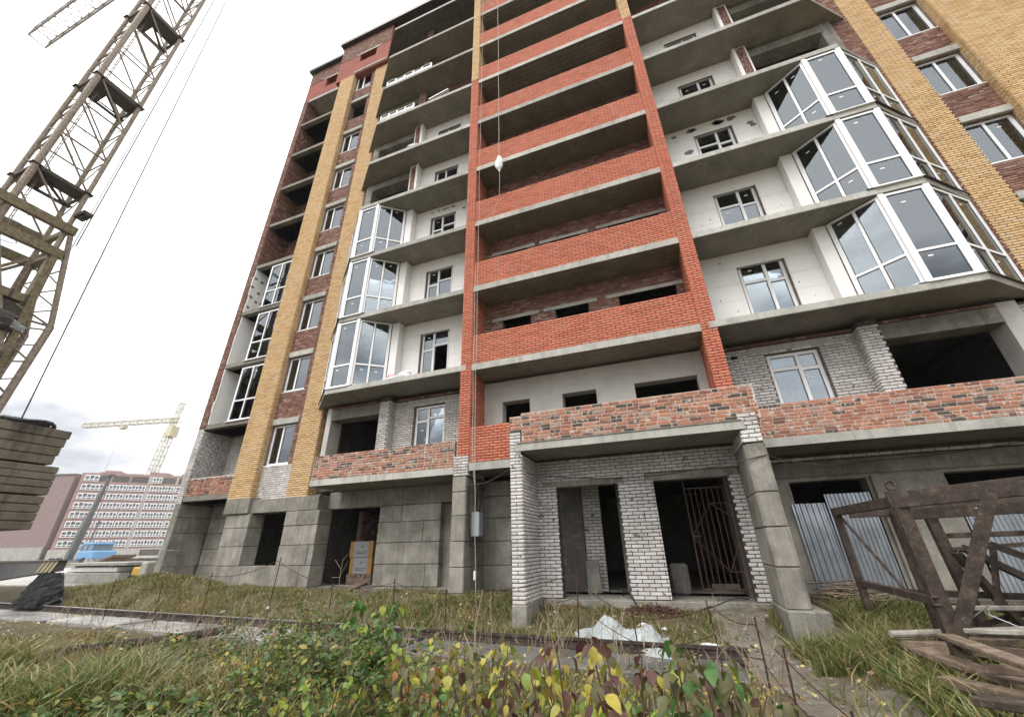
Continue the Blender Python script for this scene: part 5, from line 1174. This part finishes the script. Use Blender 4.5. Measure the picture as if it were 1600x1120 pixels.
# planks, pipes and boards heaped under the frame
M_['woodpale'] = mat_rust('pale_weathered_wood', (0.17, 0.14, 0.11), (0.29, 0.26, 0.22), (0.42, 0.39, 0.35), 0.7)
woodpile = [
    ((2.36, 7.24, .20), (5.2, 7.7, .28), .10, .10, "galv", "pale weathered pole lying topmost across the heap under the frame"),
    ((2.47, 7.36, .09), (5.0, 6.2, .12), .20, .10, "wood", "thick brown timber lying directly under the pale pole"),
    ((2.66, 6.62, .30), (2.46, 4.7, .36), .16, .045, "wood", "light grey plank slanting from the frame's foot to the lower right corner"),
    ((2.50, 6.95, .10), (2.95, 5.2, .02), .20, .06, "wood", "brown plank below the slanting grey plank"),
    ((2.35, 6.2, -.02), (2.75, 4.9, .10), .18, .08, "wood", "short dark board end at the near side of the heap"),
    ((2.75, 7.6, .0), (6.0, 7.2, .05), .25, .10, "wood", "dark timber at the back of the heap behind the pole"),
    ((2.05, 5.0, .13), (2.75, 4.3, .22), .22, .06, "rust", "rust-brown board at the bottom right corner"),
    ((2.62, 6.5, -.02), (4.8, 5.9, .0), .24, .10, "wood", "broad weathered board lying flat at the foot of the heap"),
    ((2.95, 6.9, .32), (4.6, 6.3, .40), .14, .05, "woodpale", "pale short board lying across the pole under the frame"),
    ((2.55, 5.9, .16), (3.9, 5.2, .26), .15, .06, "wood", "dark board crossing below the slanting grey plank"),
    ((2.9, 8.0, .05), (4.9, 6.9, .2), .16, .07, "wood", "brown board reaching back under the frame's rear legs"),
    ((2.3, 5.5, .02), (3.3, 4.5, .10), .12, .05, "woodpale", "pale narrow lath low at the right edge"),
    ((3.1, 7.9, .42), (5.4, 7.6, .50), .10, .05, "woodpale", "pale lath lying level between the frame legs")]
for p, q, w_, h_, mt, lab in woodpile:
    if mt == 'galv': o = MB().tube([p, Vector(p).lerp(Vector(q), .5) + Vector((0, 0, .02)), q], .04, 10).build("pole", M_['woodpale']); tag(o, lab, "pole")
    else: tag(MB().beam(p, q, w_, h_, taper=.95).build("board", M_[mt], bevel=.008), lab, "board", "boards heaped under the rusty frame")
# brush heap between the porch column base and the corrugated sheets
br = MB()
for i in range(110):
    x = 2.45 + rnd.random() * .75; y = 10.0 + rnd.random() * 1.3; a = rnd.uniform(-.6, .6); l = rnd.uniform(.35, .95)
    p = Vector((x, y, float(gh(x, y)) + rnd.random() * .3)); d = Vector((math.cos(a), -math.sin(a) * .8, rnd.uniform(-.45, .12))) * l
    br.tube([p, p + d * .5 + Vector((0, 0, rnd.uniform(-.03, .05))), p + d], rnd.uniform(.006, .018), 4)
br.build("dry_branches", M_['wood'], None, "stuff")

# ------------------------------------------------------------------ rebar fence in the weeds
post_lab = [(-9.43, 8.45, 1.16, "rusty rebar post before the small ground floor window"), (-7.62, 8.5, .62, "rusty rebar post before the doorway with cartons"), (-6.25, 9.0, .66, "short rusty rebar post before the block wall between doorways"),
    (-4.35, 8.0, .56, "rusty rebar post before the left concrete pillar"), (-1.72, 7.6, .90, "rusty rebar post left of the plastic sheet"), (-.78, 7.7, .30, "bent rusty rebar post standing in front of the plastic sheet"),
    (.36, 7.4, .52, "rusty rebar post at the right end of the crane rail"), (.74, 6.3, .47, "rusty rebar post on the bare path right of the rail end"), (.82, 5.45, .34, "nearer rusty rebar post beside the bare path"), (1.12, 4.7, .06, "nearest rusty rebar post at the bottom right"),
    (-14.7, 8.0, .70, "rusty rebar post in the grass mound near the covered bogie"), (-12.6, 7.95, .62, "rusty rebar post between grass mound and corner niche"), (-10.9, 7.9, .85, "rusty rebar post behind the end of the rusty pipe")]
pm = MB().tube([(0, 0, 0), (.006, 0, .5), (0, .004, 1)], .011, 6)
p0 = None; tops = []
for (x, y, zt, lab) in post_lab:
    zg = float(gh(x, y)) - .1; h = zt - zg
    m = Matrix.Translation((x, y, zg)) @ Matrix.Rotation(rnd.uniform(-.05, .05), 4, 'X') @ Matrix.Rotation(rnd.uniform(-.06, .06), 4, 'Y') @ Matrix.Diagonal((1, 1, h, 1))
    if p0 is None: p0 = pm.build("rebar_post", M_['rustbar']); p0.matrix_basis = m; o = p0; tag(o, lab, "fence post", "rebar posts of the wire fence")
    else: o = inst(p0.data, "rebar_post", m, None, lab, "fence post", "rebar posts of the wire fence")
    tops.append(Vector((x, y, zt - .08)))
order = sorted(tops[:10], key=lambda v: v.x); left = sorted(tops[10:] + [tops[0]], key=lambda v: v.x)
pts = []
for a, b_ in zip(left[:-1], left[1:]): pts += curve_pts(a, b_, .12, 8)[:-1]
for a, b_ in zip(order[:-1], order[1:]): pts += curve_pts(a, b_, .07 if b_.y > 6 else .03, 8)[:-1]
pts.append(order[-1]); tag(MB().tube(pts, .007, 5).build("fence_wire", M_['rustbar']), "rusty wire sagging along the rebar posts", "wire")
tag(MB().tube([v - Vector((0, 0, .34)) for v in pts if v.x > -2.2], .006, 5).build("fence_wire", M_['rustbar']), "lower rusty wire between the posts in front of the plastic sheet", "wire")

# ------------------------------------------------------------------ plastic sheet, litter, dirt
n, m = 40, 26; V, F = [], []
for j in range(m):
    for i in range(n):
        u, v = i / (n - 1), j / (m - 1); x = -2.0 + u * 1.75 + .15 * math.sin(4 * v) ; y = 7.75 + v * 1.35 + .15 * math.sin(5 * u)
        ed = min(u, 1 - u, v, 1 - v) * 4; k = min(1, ed)
        z = float(gh(x, y)) + .02 + k * (.20 * math.exp(-((u - .32) / .2) ** 2 - ((v - .6) / .35) ** 2) + .15 * math.exp(-((u - .72) / .18) ** 2 - ((v - .5) / .4) ** 2) + .09 * abs(math.sin(8 * u + 5 * v + 1.5 * math.sin(6 * v))) + .06 * abs(math.sin(15 * v - 9 * u + 2 * math.sin(5 * u))) + .03 * abs(math.sin(31 * u + 11 * v)) + rnd.uniform(0, .015))
        V.append((x, y, z))
for j in range(m - 1):
    for i in range(n - 1): F.append((j*n + i, j*n + i + 1, (j+1)*n + i + 1, (j+1)*n + i))
po_ = MB().add(V, F).build("plastic_sheet", M_['tarp']); so = po_.modifiers.new("t", 'SOLIDIFY'); so.thickness = .004
tag(po_, "crumpled pale plastic sheet lying in the grass before the porch", "plastic sheet")
lit = [(-.42, 9.2, .10, .10), (-.8, 9.35, .16, .05), (.28, 8.6, .32, .05), (.18, 8.0, .16, .12), (-12.0, 9.3, .14, .10), (-10.6, 9.5, .1, .06), (-17.6, 9.4, .16, .1), (1.9, 7.9, .09, .07), (-6.2, 8.9, .1, .05), (-2.9, 8.4, .1, .06)]
litl = ["white scrap of packaging right of the plastic sheet", "white paper scrap just behind the plastic sheet", "narrow white strip lying on the grass before the right porch doorway", "crumpled white bag at the right end of the plastic sheet", "white lump of foam in the grass before the ground floor window",
        "small white scrap in the grass before the block wall", "white scrap beside the covered bogie", "pale scrap in the grass before the porch column base", "small white scrap before the doorway with cartons", "small white scrap at the foot of the left porch pier"]
for i, ((x, y, sx, sy), lab) in enumerate(zip(lit, litl)):
    sx, sy = sx * .62, sy * .62
    lump("litter", (x, y, float(gh(x, y)) + .02), sx, sy, .035 + .02 * (i % 3), M_['bag'], lab, "litter", "white litter in the grass", seed=30 + i)
dm = mat_mortar("red_brown_debris", (0.07, .035, .026), (.14, .075, .055))
ob = MB()
for i in range(420):
    a, r_ = rnd.random() * 6.28, math.sqrt(rnd.random()); x, y = -.62 + math.cos(a) * r_ * .62, 9.95 + math.sin(a) * r_ * .22
    z = float(gh(x, y)) + rnd.random() * .16 * (1 - r_); an = rnd.random() * 6.28; l = rnd.uniform(.03, .12)
    ob.tube([(x, y, z), (x + math.cos(an) * l, y + math.sin(an) * l, z + rnd.uniform(-.02, .06))], rnd.uniform(.004, .014), 4)
ob.build("dead_creeper_heap", dm, None, "stuff")
gs = MB()
for i in range(900):
    x, y = rnd.uniform(-18, 3), rnd.choice((rnd.uniform(6.3, 8.6), rnd.uniform(4.5, 7.0))); s_ = rnd.uniform(.008, .03); z = float(gh(x, y))
    q = [Vector((rnd.gauss(0, 1), rnd.gauss(0, 1), rnd.gauss(0, 1))).normalized() * s_ for _ in range(6)]
    gs.add([Vector((x, y, z + s_ * .4)) + v for v in q], [(0, 1, 2), (0, 2, 3), (0, 3, 4), (0, 4, 1), (5, 2, 1), (5, 3, 2), (5, 4, 3), (5, 1, 4)])
gs.build("rubble", M_['conc_pale'], None, "stuff")

# ------------------------------------------------------------------ grass, weeds, shrubs
def mat_leaf(name, stops, trans=0.35, rough=0.42, per_obj=False):
    b = NB(name); r = b.rand(); c = b.ramp(r, stops)
    c = b.mix(.35, c, b.ramp(b.noise(26, 5, .65), [(.3, (.40,) * 3), (.7, (1.45,) * 3)]), 'MULTIPLY')
    if 'grass' in name: c = b.mix(b.ramp(b.noise(.9, 4, .6), [(.5, (0, 0, 0)), (.66, (.6,) * 3)]), c, (.34, .265, .12))
    m = b.done(c, rough, spec=.5)
    t = b.n("ShaderNodeBsdfTranslucent"); b.l(c, t.inputs["Color"]); ms = b.n("ShaderNodeMixShader"); ms.inputs[0].default_value = trans
    b.l(b.b.outputs[0], ms.inputs[1]); b.l(t.outputs[0], ms.inputs[2]); b.l(ms.outputs[0], b.out.inputs["Surface"]); return m
M_['grass'] = mat_leaf("autumn_grass", [(0, (.07, .11, .022)), (.22, (.11, .14, .032)), (.42, (.18, .175, .055)), (.65, (.27, .215, .085)), (.85, (.38, .295, .15)), (1, (.18, .115, .06))], .3)
M_['grassgreen'] = mat_leaf("fresh_grass", [(0, (.06, .105, .022)), (.4, (.105, .15, .035)), (.65, (.19, .19, .055)), (.85, (.33, .27, .11)), (1, (.40, .32, .17))], .3)
M_['weed'] = mat_leaf("weed_leaf", [(0, (.05, .095, .025)), (.45, (.09, .15, .038)), (.75, (.15, .195, .05)), (.92, (.33, .29, .06)), (1, (.25, .11, .05))], .35)
def blades(name, xy, hmin, hmax, mat, wid=.006, lean=.5, tall=None):
    xy = np.asarray(xy); N = len(xy); z = gh(xy[:, 0], xy[:, 1]) - .01
    h = RG.uniform(hmin, hmax, N) * (tall if tall is not None else 1.0); a = RG.uniform(0, 2 * np.pi, N); le = RG.uniform(.1, lean, N) * h * 1.3; w = RG.uniform(.6, 1.4, N) * wid
    d = np.column_stack([np.cos(a), np.sin(a)]); b_ = RG.uniform(0, 2 * np.pi, N); s_ = np.column_stack([np.cos(b_), np.sin(b_)])
    V = np.zeros((N, 7, 3)); base = np.column_stack([xy, z])
    for i, (t, ww) in enumerate(((0, 1), (.45, .9), (.8, .6))):
        off = np.column_stack([d * (le * t ** 2)[:, None], h * t * (1 - .25 * t)]); sd = np.column_stack([s_ * (w * ww)[:, None], np.zeros(N)])
        V[:, 2 * i] = base + off - sd; V[:, 2 * i + 1] = base + off + sd
    V[:, 6] = base + np.column_stack([d * le[:, None], h * .78])
    I = np.arange(N)[:, None] * 7
    Q = np.concatenate([I + np.array([[0, 1, 3, 2]]), I + np.array([[2, 3, 5, 4]])], 1).reshape(-1, 4); T = I + np.array([[4, 5, 6]])
    return np_mesh(name, V.reshape(-1, 3), Q, T, [mat], None, "stuff")
def scatter(n, x0, x1, y0, y1, dens=None):
    x, y = RG.uniform(x0, x1, n), RG.uniform(y0, y1, n); k = dens(x, y) if dens else np.ones(n); m = RG.random(n) < k
    return np.column_stack([x[m], y[m]])
def clump(x, y): return np.clip(.55 + .9 * hsh(x, y, 2.3, .9) + .5 * hsh(x, y, 5.1, 2.7), .06, 1)
def free(x, y):      # keep paths, sheet and the porch floor clear
    k = np.ones_like(x); k[(x > .45) & (x < 1.45) & (y > 7.2)] = .02; k[(x > .85) & (x < 2.05) & (y < 7.4) & (y > 4)] = .03
    k[(x > -2.97) & (x < 1.6) & (y > 10.0)] = 0; k[(x > -3.45) & (x < -2.95) & (y > 8.9)] = 0; k[(x > -2.05) & (x < -.3) & (y > 7.8) & (y < 9.1)] = .1
    ty = 7.78 - .0475 * (x - .6); k[(np.abs(y - ty + .4) < .72) & (x < .7)] = .05
    k[(x > 1.5) & (x < 2.45) & (y > 8.65) & (y < 10.4)] = 0; return k
far1 = scatter(90000, -19.4, 2.4, 8.15, 11.2, lambda x, y: clump(x, y) * free(x, y) * np.clip((11.15 - y + .25 * hsh(x, y, 3, 1)) * 2.5, 0, 1))
blades("dry_grass", far1, .05, .22, M_['grass'], .007, .8)
fg = scatter(26000, -6, .5, 8.2, 10.2, lambda x, y: np.clip(hsh(x, y, 1.7, 4.4), 0, 1) * free(x, y)); blades("green_grass", fg, .07, .26, M_['grassgreen'], .008, .7)
rg = scatter(46000, 1.25, 5.2, 4.6, 10.0, lambda x, y: (.35 + .65 * clump(x, y)) * free(x, y) * np.clip((x - 1.1 + .3 * hsh(x, y, 2.5, 2)) * 2.2, 0, 1)); blades("green_grass", rg, .12, .42, M_['grassgreen'], .008, .95)
rg2 = scatter(5000, 1.4, 4.8, 6.0, 10.2, lambda x, y: clump(x, y) * free(x, y)); blades("dry_grass", rg2, .2, .6, M_['grass'], .006, .9)
ng = scatter(60000, -14, .8, 2.6, 6.7, lambda x, y: clump(x, y) * free(x, y) * np.where(x > -.2, .3, 1)); blades("dry_grass", ng, .04, .17, M_['grass'], .007, .7)
lg = scatter(60000, -10, -2.8, 2.2, 4.7, lambda x, y: np.clip(.3 + hsh(x, y, 1.5, 6.0), 0, 1) * np.clip((4.6 - y) * 1.6, .12, 1)); blades("tall_grass", lg, .18, .62, M_['grassgreen'], .010, .8)
ml = scatter(22000, -22.5, -12, 8.9, 11.0, lambda x, y: clump(x, y)); blades("dry_grass", ml, .06, .25, M_['grass'], .009, .8)

def leaf_arrays(P, D, S, droop):
    """many small folded leaves: base points P, directions D, sizes S"""
    N = len(P); D = D / np.linalg.norm(D, axis=1)[:, None]; up = np.tile([0, 0, 1.0], (N, 1)); s_ = np.cross(D, up); s_ /= np.linalg.norm(s_, axis=1)[:, None] + 1e-9; nn = np.cross(s_, D)
    ro = RG.normal(0, .5, N); s2 = s_ * np.cos(ro)[:, None] + nn * np.sin(ro)[:, None]; n2 = np.cross(s2, D)
    pts = [(0, 0, 0), (.35, -.27, .05), (.35, 0, -.02), (.35, .27, .05), (.72, -.2, .0), (.72, 0, -.06), (.72, .2, .0), (1, 0, -.14)]
    V = np.zeros((N, 8, 3))
    for i, (a, b_, c) in enumerate(pts): V[:, i] = P + D * (a * S)[:, None] + s2 * (b_ * S)[:, None] + n2 * (c * S)[:, None]
    I = np.arange(N)[:, None] * 8
    Q = np.concatenate([I + np.array([[1, 2, 5, 4]]), I + np.array([[2, 3, 6, 5]])], 1).reshape(-1, 4); T = np.concatenate([I + np.array([[0, 2, 1]]), I + np.array([[0, 3, 2]]), I + np.array([[4, 5, 7]]), I + np.array([[5, 6, 7]])], 1).reshape(-1, 3)
    return V.reshape(-1, 3), Q, T
def thicket(name, spots, hmin, hmax, nleaf, size, mat, spread=.35, stemmat='stem'):
    P, D, S = [], [], []; st = MB()
    for (x, y) in spots:
        z = float(gh(x, y)) - .02; h = rnd.uniform(hmin, hmax); dx, dy = rnd.gauss(0, spread), rnd.gauss(0, spread)
        pp = [Vector((x + dx * h * t * t, y + dy * h * t * t, z + h * t)) for t in (0, .4, .75, 1)]; st.tube(pp, .005, 4, r2=.002)
        for i in range(nleaf):
            t = .12 + .88 * rnd.random() ** .8; p = pp[0].lerp(pp[-1], t); a = rnd.random() * 6.28; l = rnd.uniform(.02, .13) * (1.15 - t * .6)
            P.append((p.x + math.cos(a) * l, p.y + math.sin(a) * l, p.z + rnd.uniform(-.03, .05))); D.append((math.cos(a), math.sin(a), rnd.uniform(-.7, .35))); S.append(size * rnd.uniform(.55, 1.3))
    V, Q, T = leaf_arrays(np.array(P), np.array(D), np.array(S), 0)
    np_mesh(name, V, Q, T, [mat], None, "stuff"); st.build(name + "_stems", M_[stemmat], None, "stuff")
M_['stem'] = mat_plain("reddish_stem", (.10, .055, .035), .7); M_['stemdry'] = mat_plain("dry_stem", (.24, .19, .13), .8)
def patches(cs): return [(rnd.gauss(x, sx), rnd.gauss(y, sy)) for (x, y, sx, sy, n) in cs for _ in range(n)]
thicket("weed_thicket", patches([(-4.6, 4.7, .45, .35, 52), (-3.7, 4.1, .4, .3, 34), (-3.1, 3.2, .4, .3, 26), (-2.3, 3.9, .3, .25, 14)]), .45, .92, 52, .062, M_['weed'], .25)
thicket("weed_thicket", patches([(-6.2, 3.7, .6, .3, 20), (-7.6, 5.6, .9, .3, 16), (-4.9, 3.1, .5, .3, 24), (-1.4, 3.9, .5, .3, 16)]), .2, .42, 40, .085, M_['weed'], .4)
thicket("weed_thicket", patches([(-1.9, 3.3, .4, .3, 26), (-.8, 3.6, .5, .4, 40), (0.1, 3.2, .3, .4, 26), (-.3, 4.4, .3, .3, 20)]), .25, .65, 40, .045, M_['weed'], .3)
sp5 = [(x, y) for x, y in zip(RG.uniform(-14, 1.2, 90), RG.uniform(8.7, 10.6, 90)) if not (-3.6 < x < 1.5 and y > 9.9) and not (-2 < x < -.2)]
thicket("low_weeds", sp5, .08, .24, 16, .055, M_['weed'])
# fallen leaves
n_ = 2600; lx = RG.uniform(-18, 2.6, n_); ly = RG.uniform(5.0, 10.9, n_); lk = free(lx, ly) > .01; lx, ly = lx[lk], ly[lk]
la = RG.uniform(0, 6.28, len(lx)); V, Q, T = leaf_arrays(np.column_stack([lx, ly, gh(lx, ly) + RG.uniform(.01, .14, len(lx))]), np.column_stack([np.cos(la), np.sin(la), RG.uniform(-.35, .5, len(lx))]), RG.uniform(.035, .085, len(lx)), 0)
M_['litterleaf'] = mat_leaf("fallen_leaf", [(0, (.22, .10, .05)), (.3, (.34, .22, .08)), (.6, (.52, .42, .10)), (.8, (.56, .50, .30)), (1, (.12, .07, .05))], .3)
np_mesh("fallen_leaves", V, Q, T, [M_['litterleaf']], None, "stuff")
ds = MB()
for i in range(190):
    x, y = rnd.uniform(-9, .6), rnd.uniform(3.0, 7.4); z = float(gh(x, y)); h = rnd.uniform(.5, 1.15) if y < 6 else rnd.uniform(.3, .7); a = rnd.random() * 6.28; l = rnd.uniform(.05, .3)
    ds.tube([(x, y, z), (x + math.cos(a) * l * .35, y + math.sin(a) * l * .35, z + h * .55), (x + math.cos(a) * l, y + math.sin(a) * l, z + h)], .005, 4, r2=.002)
    for j in range(3):
        t = rnd.uniform(.4, .9); b_ = rnd.random() * 6.28; p = Vector((x + math.cos(a) * l * t, y + math.sin(a) * l * t, z + h * t)); ds.tube([p, p + Vector((math.cos(b_) * .1, math.sin(b_) * .1, .14))], .003, 3)
ds.build("dry_stalks", M_['stemdry'], None, "stuff")

# broad-leaved shrubs whose single leaves show
LEAFM = {k: mat_leaf("leaf_" + k, st_, .4, .5) for k, st_ in dict(
    yellow=[(0, (.34, .30, .04)), (.5, (.48, .40, .06)), (.8, (.30, .30, .06)), (1, (.32, .22, .07))], lime=[(0, (.16, .25, .03)), (1, (.29, .33, .05))], green=[(0, (.045, .125, .025)), (1, (.10, .20, .045))],
    purple=[(0, (.085, .038, .036)), (.6, (.13, .06, .05)), (1, (.17, .10, .07))], olive=[(0, (.10, .10, .035)), (1, (.17, .15, .06))], orange=[(0, (.42, .16, .05)), (1, (.50, .26, .10))]).items()}
def leaf_mesh(k, seed):
    q = random.Random(seed); L, W = 1.0, .36; rows = 6; V, F = [], []; curl = q.uniform(.15, .4); fold = q.uniform(.04, .12)
    for i in range(rows + 1):
        t = i / rows; w_ = W * math.sin(math.pi * min(1, (t * .985 + .012) ** .72)) ** .9; zc = -curl * t * t
        for s_ in (-1, 0, 1): V.append((s_ * w_ * (1 + q.uniform(-.08, .08)), t * L, zc + (fold if s_ else 0) * w_ / W))
    for i in range(rows):
        for s_ in (0, 1): F.append((i*3 + s_, i*3 + s_ + 1, (i+1)*3 + s_ + 1, (i+1)*3 + s_))
    me = bpy.data.meshes.new("leaf"); me.from_pydata(V, [], F); me.materials.append(LEAFM[k]); me.polygons.foreach_set("use_smooth", [True] * len(F)); return me
LM = {k: [leaf_mesh(k, i * 7 + len(k)) for i in range(3)] for k in LEAFM}
def shrub(x, y, h, spread, n_, size_, pal, label, group="broad leaved shrubs in the foreground", nst=7, cat="shrub", name="broad_leaved_shrub"):
    n, size, spread, h = min(250, int(n_ * 3.4)), size_ * .52, spread * 1.35, h * .90
    z0 = float(gh(x, y)) - .03; t_ = thing(name, label, cat, (x, y, z0), group); stems = []
    for i in range(nst):
        a = 6.28 * i / nst + rnd.random(); hh = h * rnd.uniform(.7, 1.05); r_ = spread * rnd.uniform(.35, 1.0)
        pts = [Vector((x + math.cos(a) * r_ * t, y + math.sin(a) * r_ * t, z0 + hh * (1 - (1 - t) ** 1.6))) for t in (0, .3, .55, .8, 1)]
        stems.append(pts); MB().tube(pts, .007, 5, r2=.003).build("stem", M_['stem'], t_)
    ks = list(pal); ws = [pal[k] for k in ks]
    for i in range(n):
        pts = stems[i % nst]; t = .12 + .88 * ((i // nst) + rnd.random()) / (n / nst); t = min(t, 1); f_ = t * 4; j = min(3, int(f_)); p = pts[j].lerp(pts[j + 1], f_ - j)
        k = rnd.choices(ks, ws)[0]; a = 2.4 * i + rnd.uniform(-.5, .5); pitch = rnd.uniform(-1.15, -.15); s_ = size * rnd.uniform(.65, 1.2)
        p = p + Vector((math.cos(a + 1.57), math.sin(a + 1.57), rnd.uniform(-.3, .5))) * rnd.uniform(.01, .08)
        m = Matrix.Translation(p) @ Matrix.Rotation(a, 4, 'Z') @ Matrix.Rotation(pitch, 4, 'X') @ Matrix.Rotation(rnd.uniform(-.5, .5), 4, 'Y') @ Matrix.Diagonal((s_ * rnd.uniform(.8, 1.15), s_, s_, 1))
        inst(rnd.choice(LM[k]), "leaf", m, t_)
shrub(-2.95, 4.05, 1.22, .30, 46, .19, dict(green=6, lime=3), "bright green broad-leaved shrub rising before the left concrete pillar", nst=5)
shrub(-2.25, 3.6, .95, .32, 44, .15, dict(lime=3, orange=3, olive=3, yellow=1), "shrub with orange and olive leaves right of the bright green one")
shrub(-1.35, 3.0, 1.05, .25, 42, .13, dict(yellow=4, lime=3, olive=2), "yellow and lime leaved shrub below the left porch pier")
shrub(-1.05, 2.6, 1.15, .22, 40, .13, dict(olive=4, purple=2, yellow=2), "olive leaved shrub with a few yellow leaves, second right of the bright green one")
shrub(-.62, 2.5, 1.2, .22, 46, .13, dict(purple=2, yellow=5, lime=2), "shrub mixing dark purple and clear yellow leaves in front of the plastic sheet")
shrub(-.28, 2.2, 1.32, .18, 46, .125, dict(purple=4, olive=3, yellow=2), "tallest purple-brown shrub at the bottom middle")
shrub(-.05, 2.25, 1.22, .2, 46, .13, dict(olive=4, green=2, lime=1), "green-brown drooping shrub right of the tallest purple one")
shrub(.10, 2.5, 1.2, .18, 42, .12, dict(olive=5, purple=2, green=1), "drooping olive shrub at the right end of the foreground row")
shrub(.30, 2.35, .78, .15, 26, .10, dict(purple=4, olive=1), "low purple leaved shrub by the bare path", nst=4)
shrub(-.85, 3.3, .9, .3, 40, .11, dict(yellow=6, lime=2), "clear yellow shrub half hidden behind the purple leaves")
shrub(-2.6, 3.0, .8, .3, 40, .11, dict(yellow=2, lime=4, green=3), "low lime green shrub at the bottom left of the orange one")
shrub(.42, 4.9, .52, .16, 30, .075, dict(yellow=6, lime=2), "small yellow sprig beside the rail end", nst=4)
shrub(.55, 3.6, .62, .16, 26, .075, dict(yellow=7, lime=1), "small clear yellow sprig above the concrete path", nst=4)
shrub(.62, 2.75, .48, .15, 28, .07, dict(yellow=5, lime=4), "low yellow-green sprig at the bottom edge by the path", nst=4)
shrub(-4.2, 3.7, .75, .3, 34, .10, dict(green=4, lime=4, yellow=2), "yellow-green weed bush at the bottom left of the thicket")
shrub(-.02, 2.75, 1.05, .24, 46, .12, dict(olive=5, green=2, purple=2), "olive-green shrub filling the gap behind the tallest purple one")
shrub(.22, 2.9, .95, .22, 46, .115, dict(olive=3, green=3, lime=2), "green-olive shrub in front of the rail end, left of the bare path")
shrub(-.45, 2.9, .85, .26, 46, .11, dict(yellow=5, olive=2, lime=2), "bushy yellow shrub low between the purple ones")
shrub(-1.75, 3.3, .8, .28, 44, .11, dict(lime=4, green=3, orange=1), "low lime shrub with single orange leaves behind the bare forked sapling")
shrub(-1.6, 2.6, .75, .26, 44, .11, dict(green=4, orange=2, olive=2), "low green shrub with orange leaves at the bottom edge left of the yellow ones")
shrub(-3.5, 4.3, .85, .3, 40, .12, dict(green=5, lime=2), "mid green shrub left of the bright green broad-leaved one")
shrub(.08, 1.95, .95, .18, 40, .10, dict(purple=3, olive=4, green=1), "nearest dark olive and purple shrub at the bottom edge")
bare = thing("bare_sapling", "leafless forked grey sapling standing at the bottom centre left of the yellow shrub", "sapling", (-1.0, 2.9, -.3))
MB().tube([(-1.5, 3.2, -.3), (-1.47, 3.18, .3), (-1.49, 3.2, .75), (-1.43, 3.2, 1.0)], .010, 5, r2=.004).build("stem", M_['stemdry'], bare); MB().tube([(-1.48, 3.19, .55), (-1.58, 3.2, .72)], .006, 4).build("twig", M_['stemdry'], bare)
dt = thing("bare_sapling", "small bare white-grey twig standing before the cartons in the doorway", "sapling", (-10.15, 11.6, .1))
MB().tube([(-10.15, 11.6, .1), (-10.17, 11.6, .6), (-10.15, 11.6, 1.05)], .012, 5, r2=.006).build("stem", M_['stemdry'], dt)
for q in ((-.3, .72, 1.0), (.22, .55, .95), (-.32, .5, .5), (.25, .95, 1.25)): MB().tube([(-10.16, 11.6, q[1]), (-10.16 + q[0], 11.6, q[2])], .008, 4).build("twig", M_['stemdry'], dt)

# ------------------------------------------------------------------ air
if HAZE:
    hz = bpy.data.materials.new("haze_air"); hz.use_nodes = True; ht = hz.node_tree; ht.nodes.clear()
    ho = ht.nodes.new("ShaderNodeOutputMaterial"); hv = ht.nodes.new("ShaderNodeVolumePrincipled"); hv.inputs["Color"].default_value = (0.93, 0.95, 0.97, 1); hv.inputs["Density"].default_value = HAZE
    ht.links.new(hv.outputs[0], ho.inputs["Volume"])
    MB().box(-5200, 5200, -5200, 5200, -2.5, 66).build("haze", hz, None, "stuff")
    scene.cycles.volume_bounces = 0
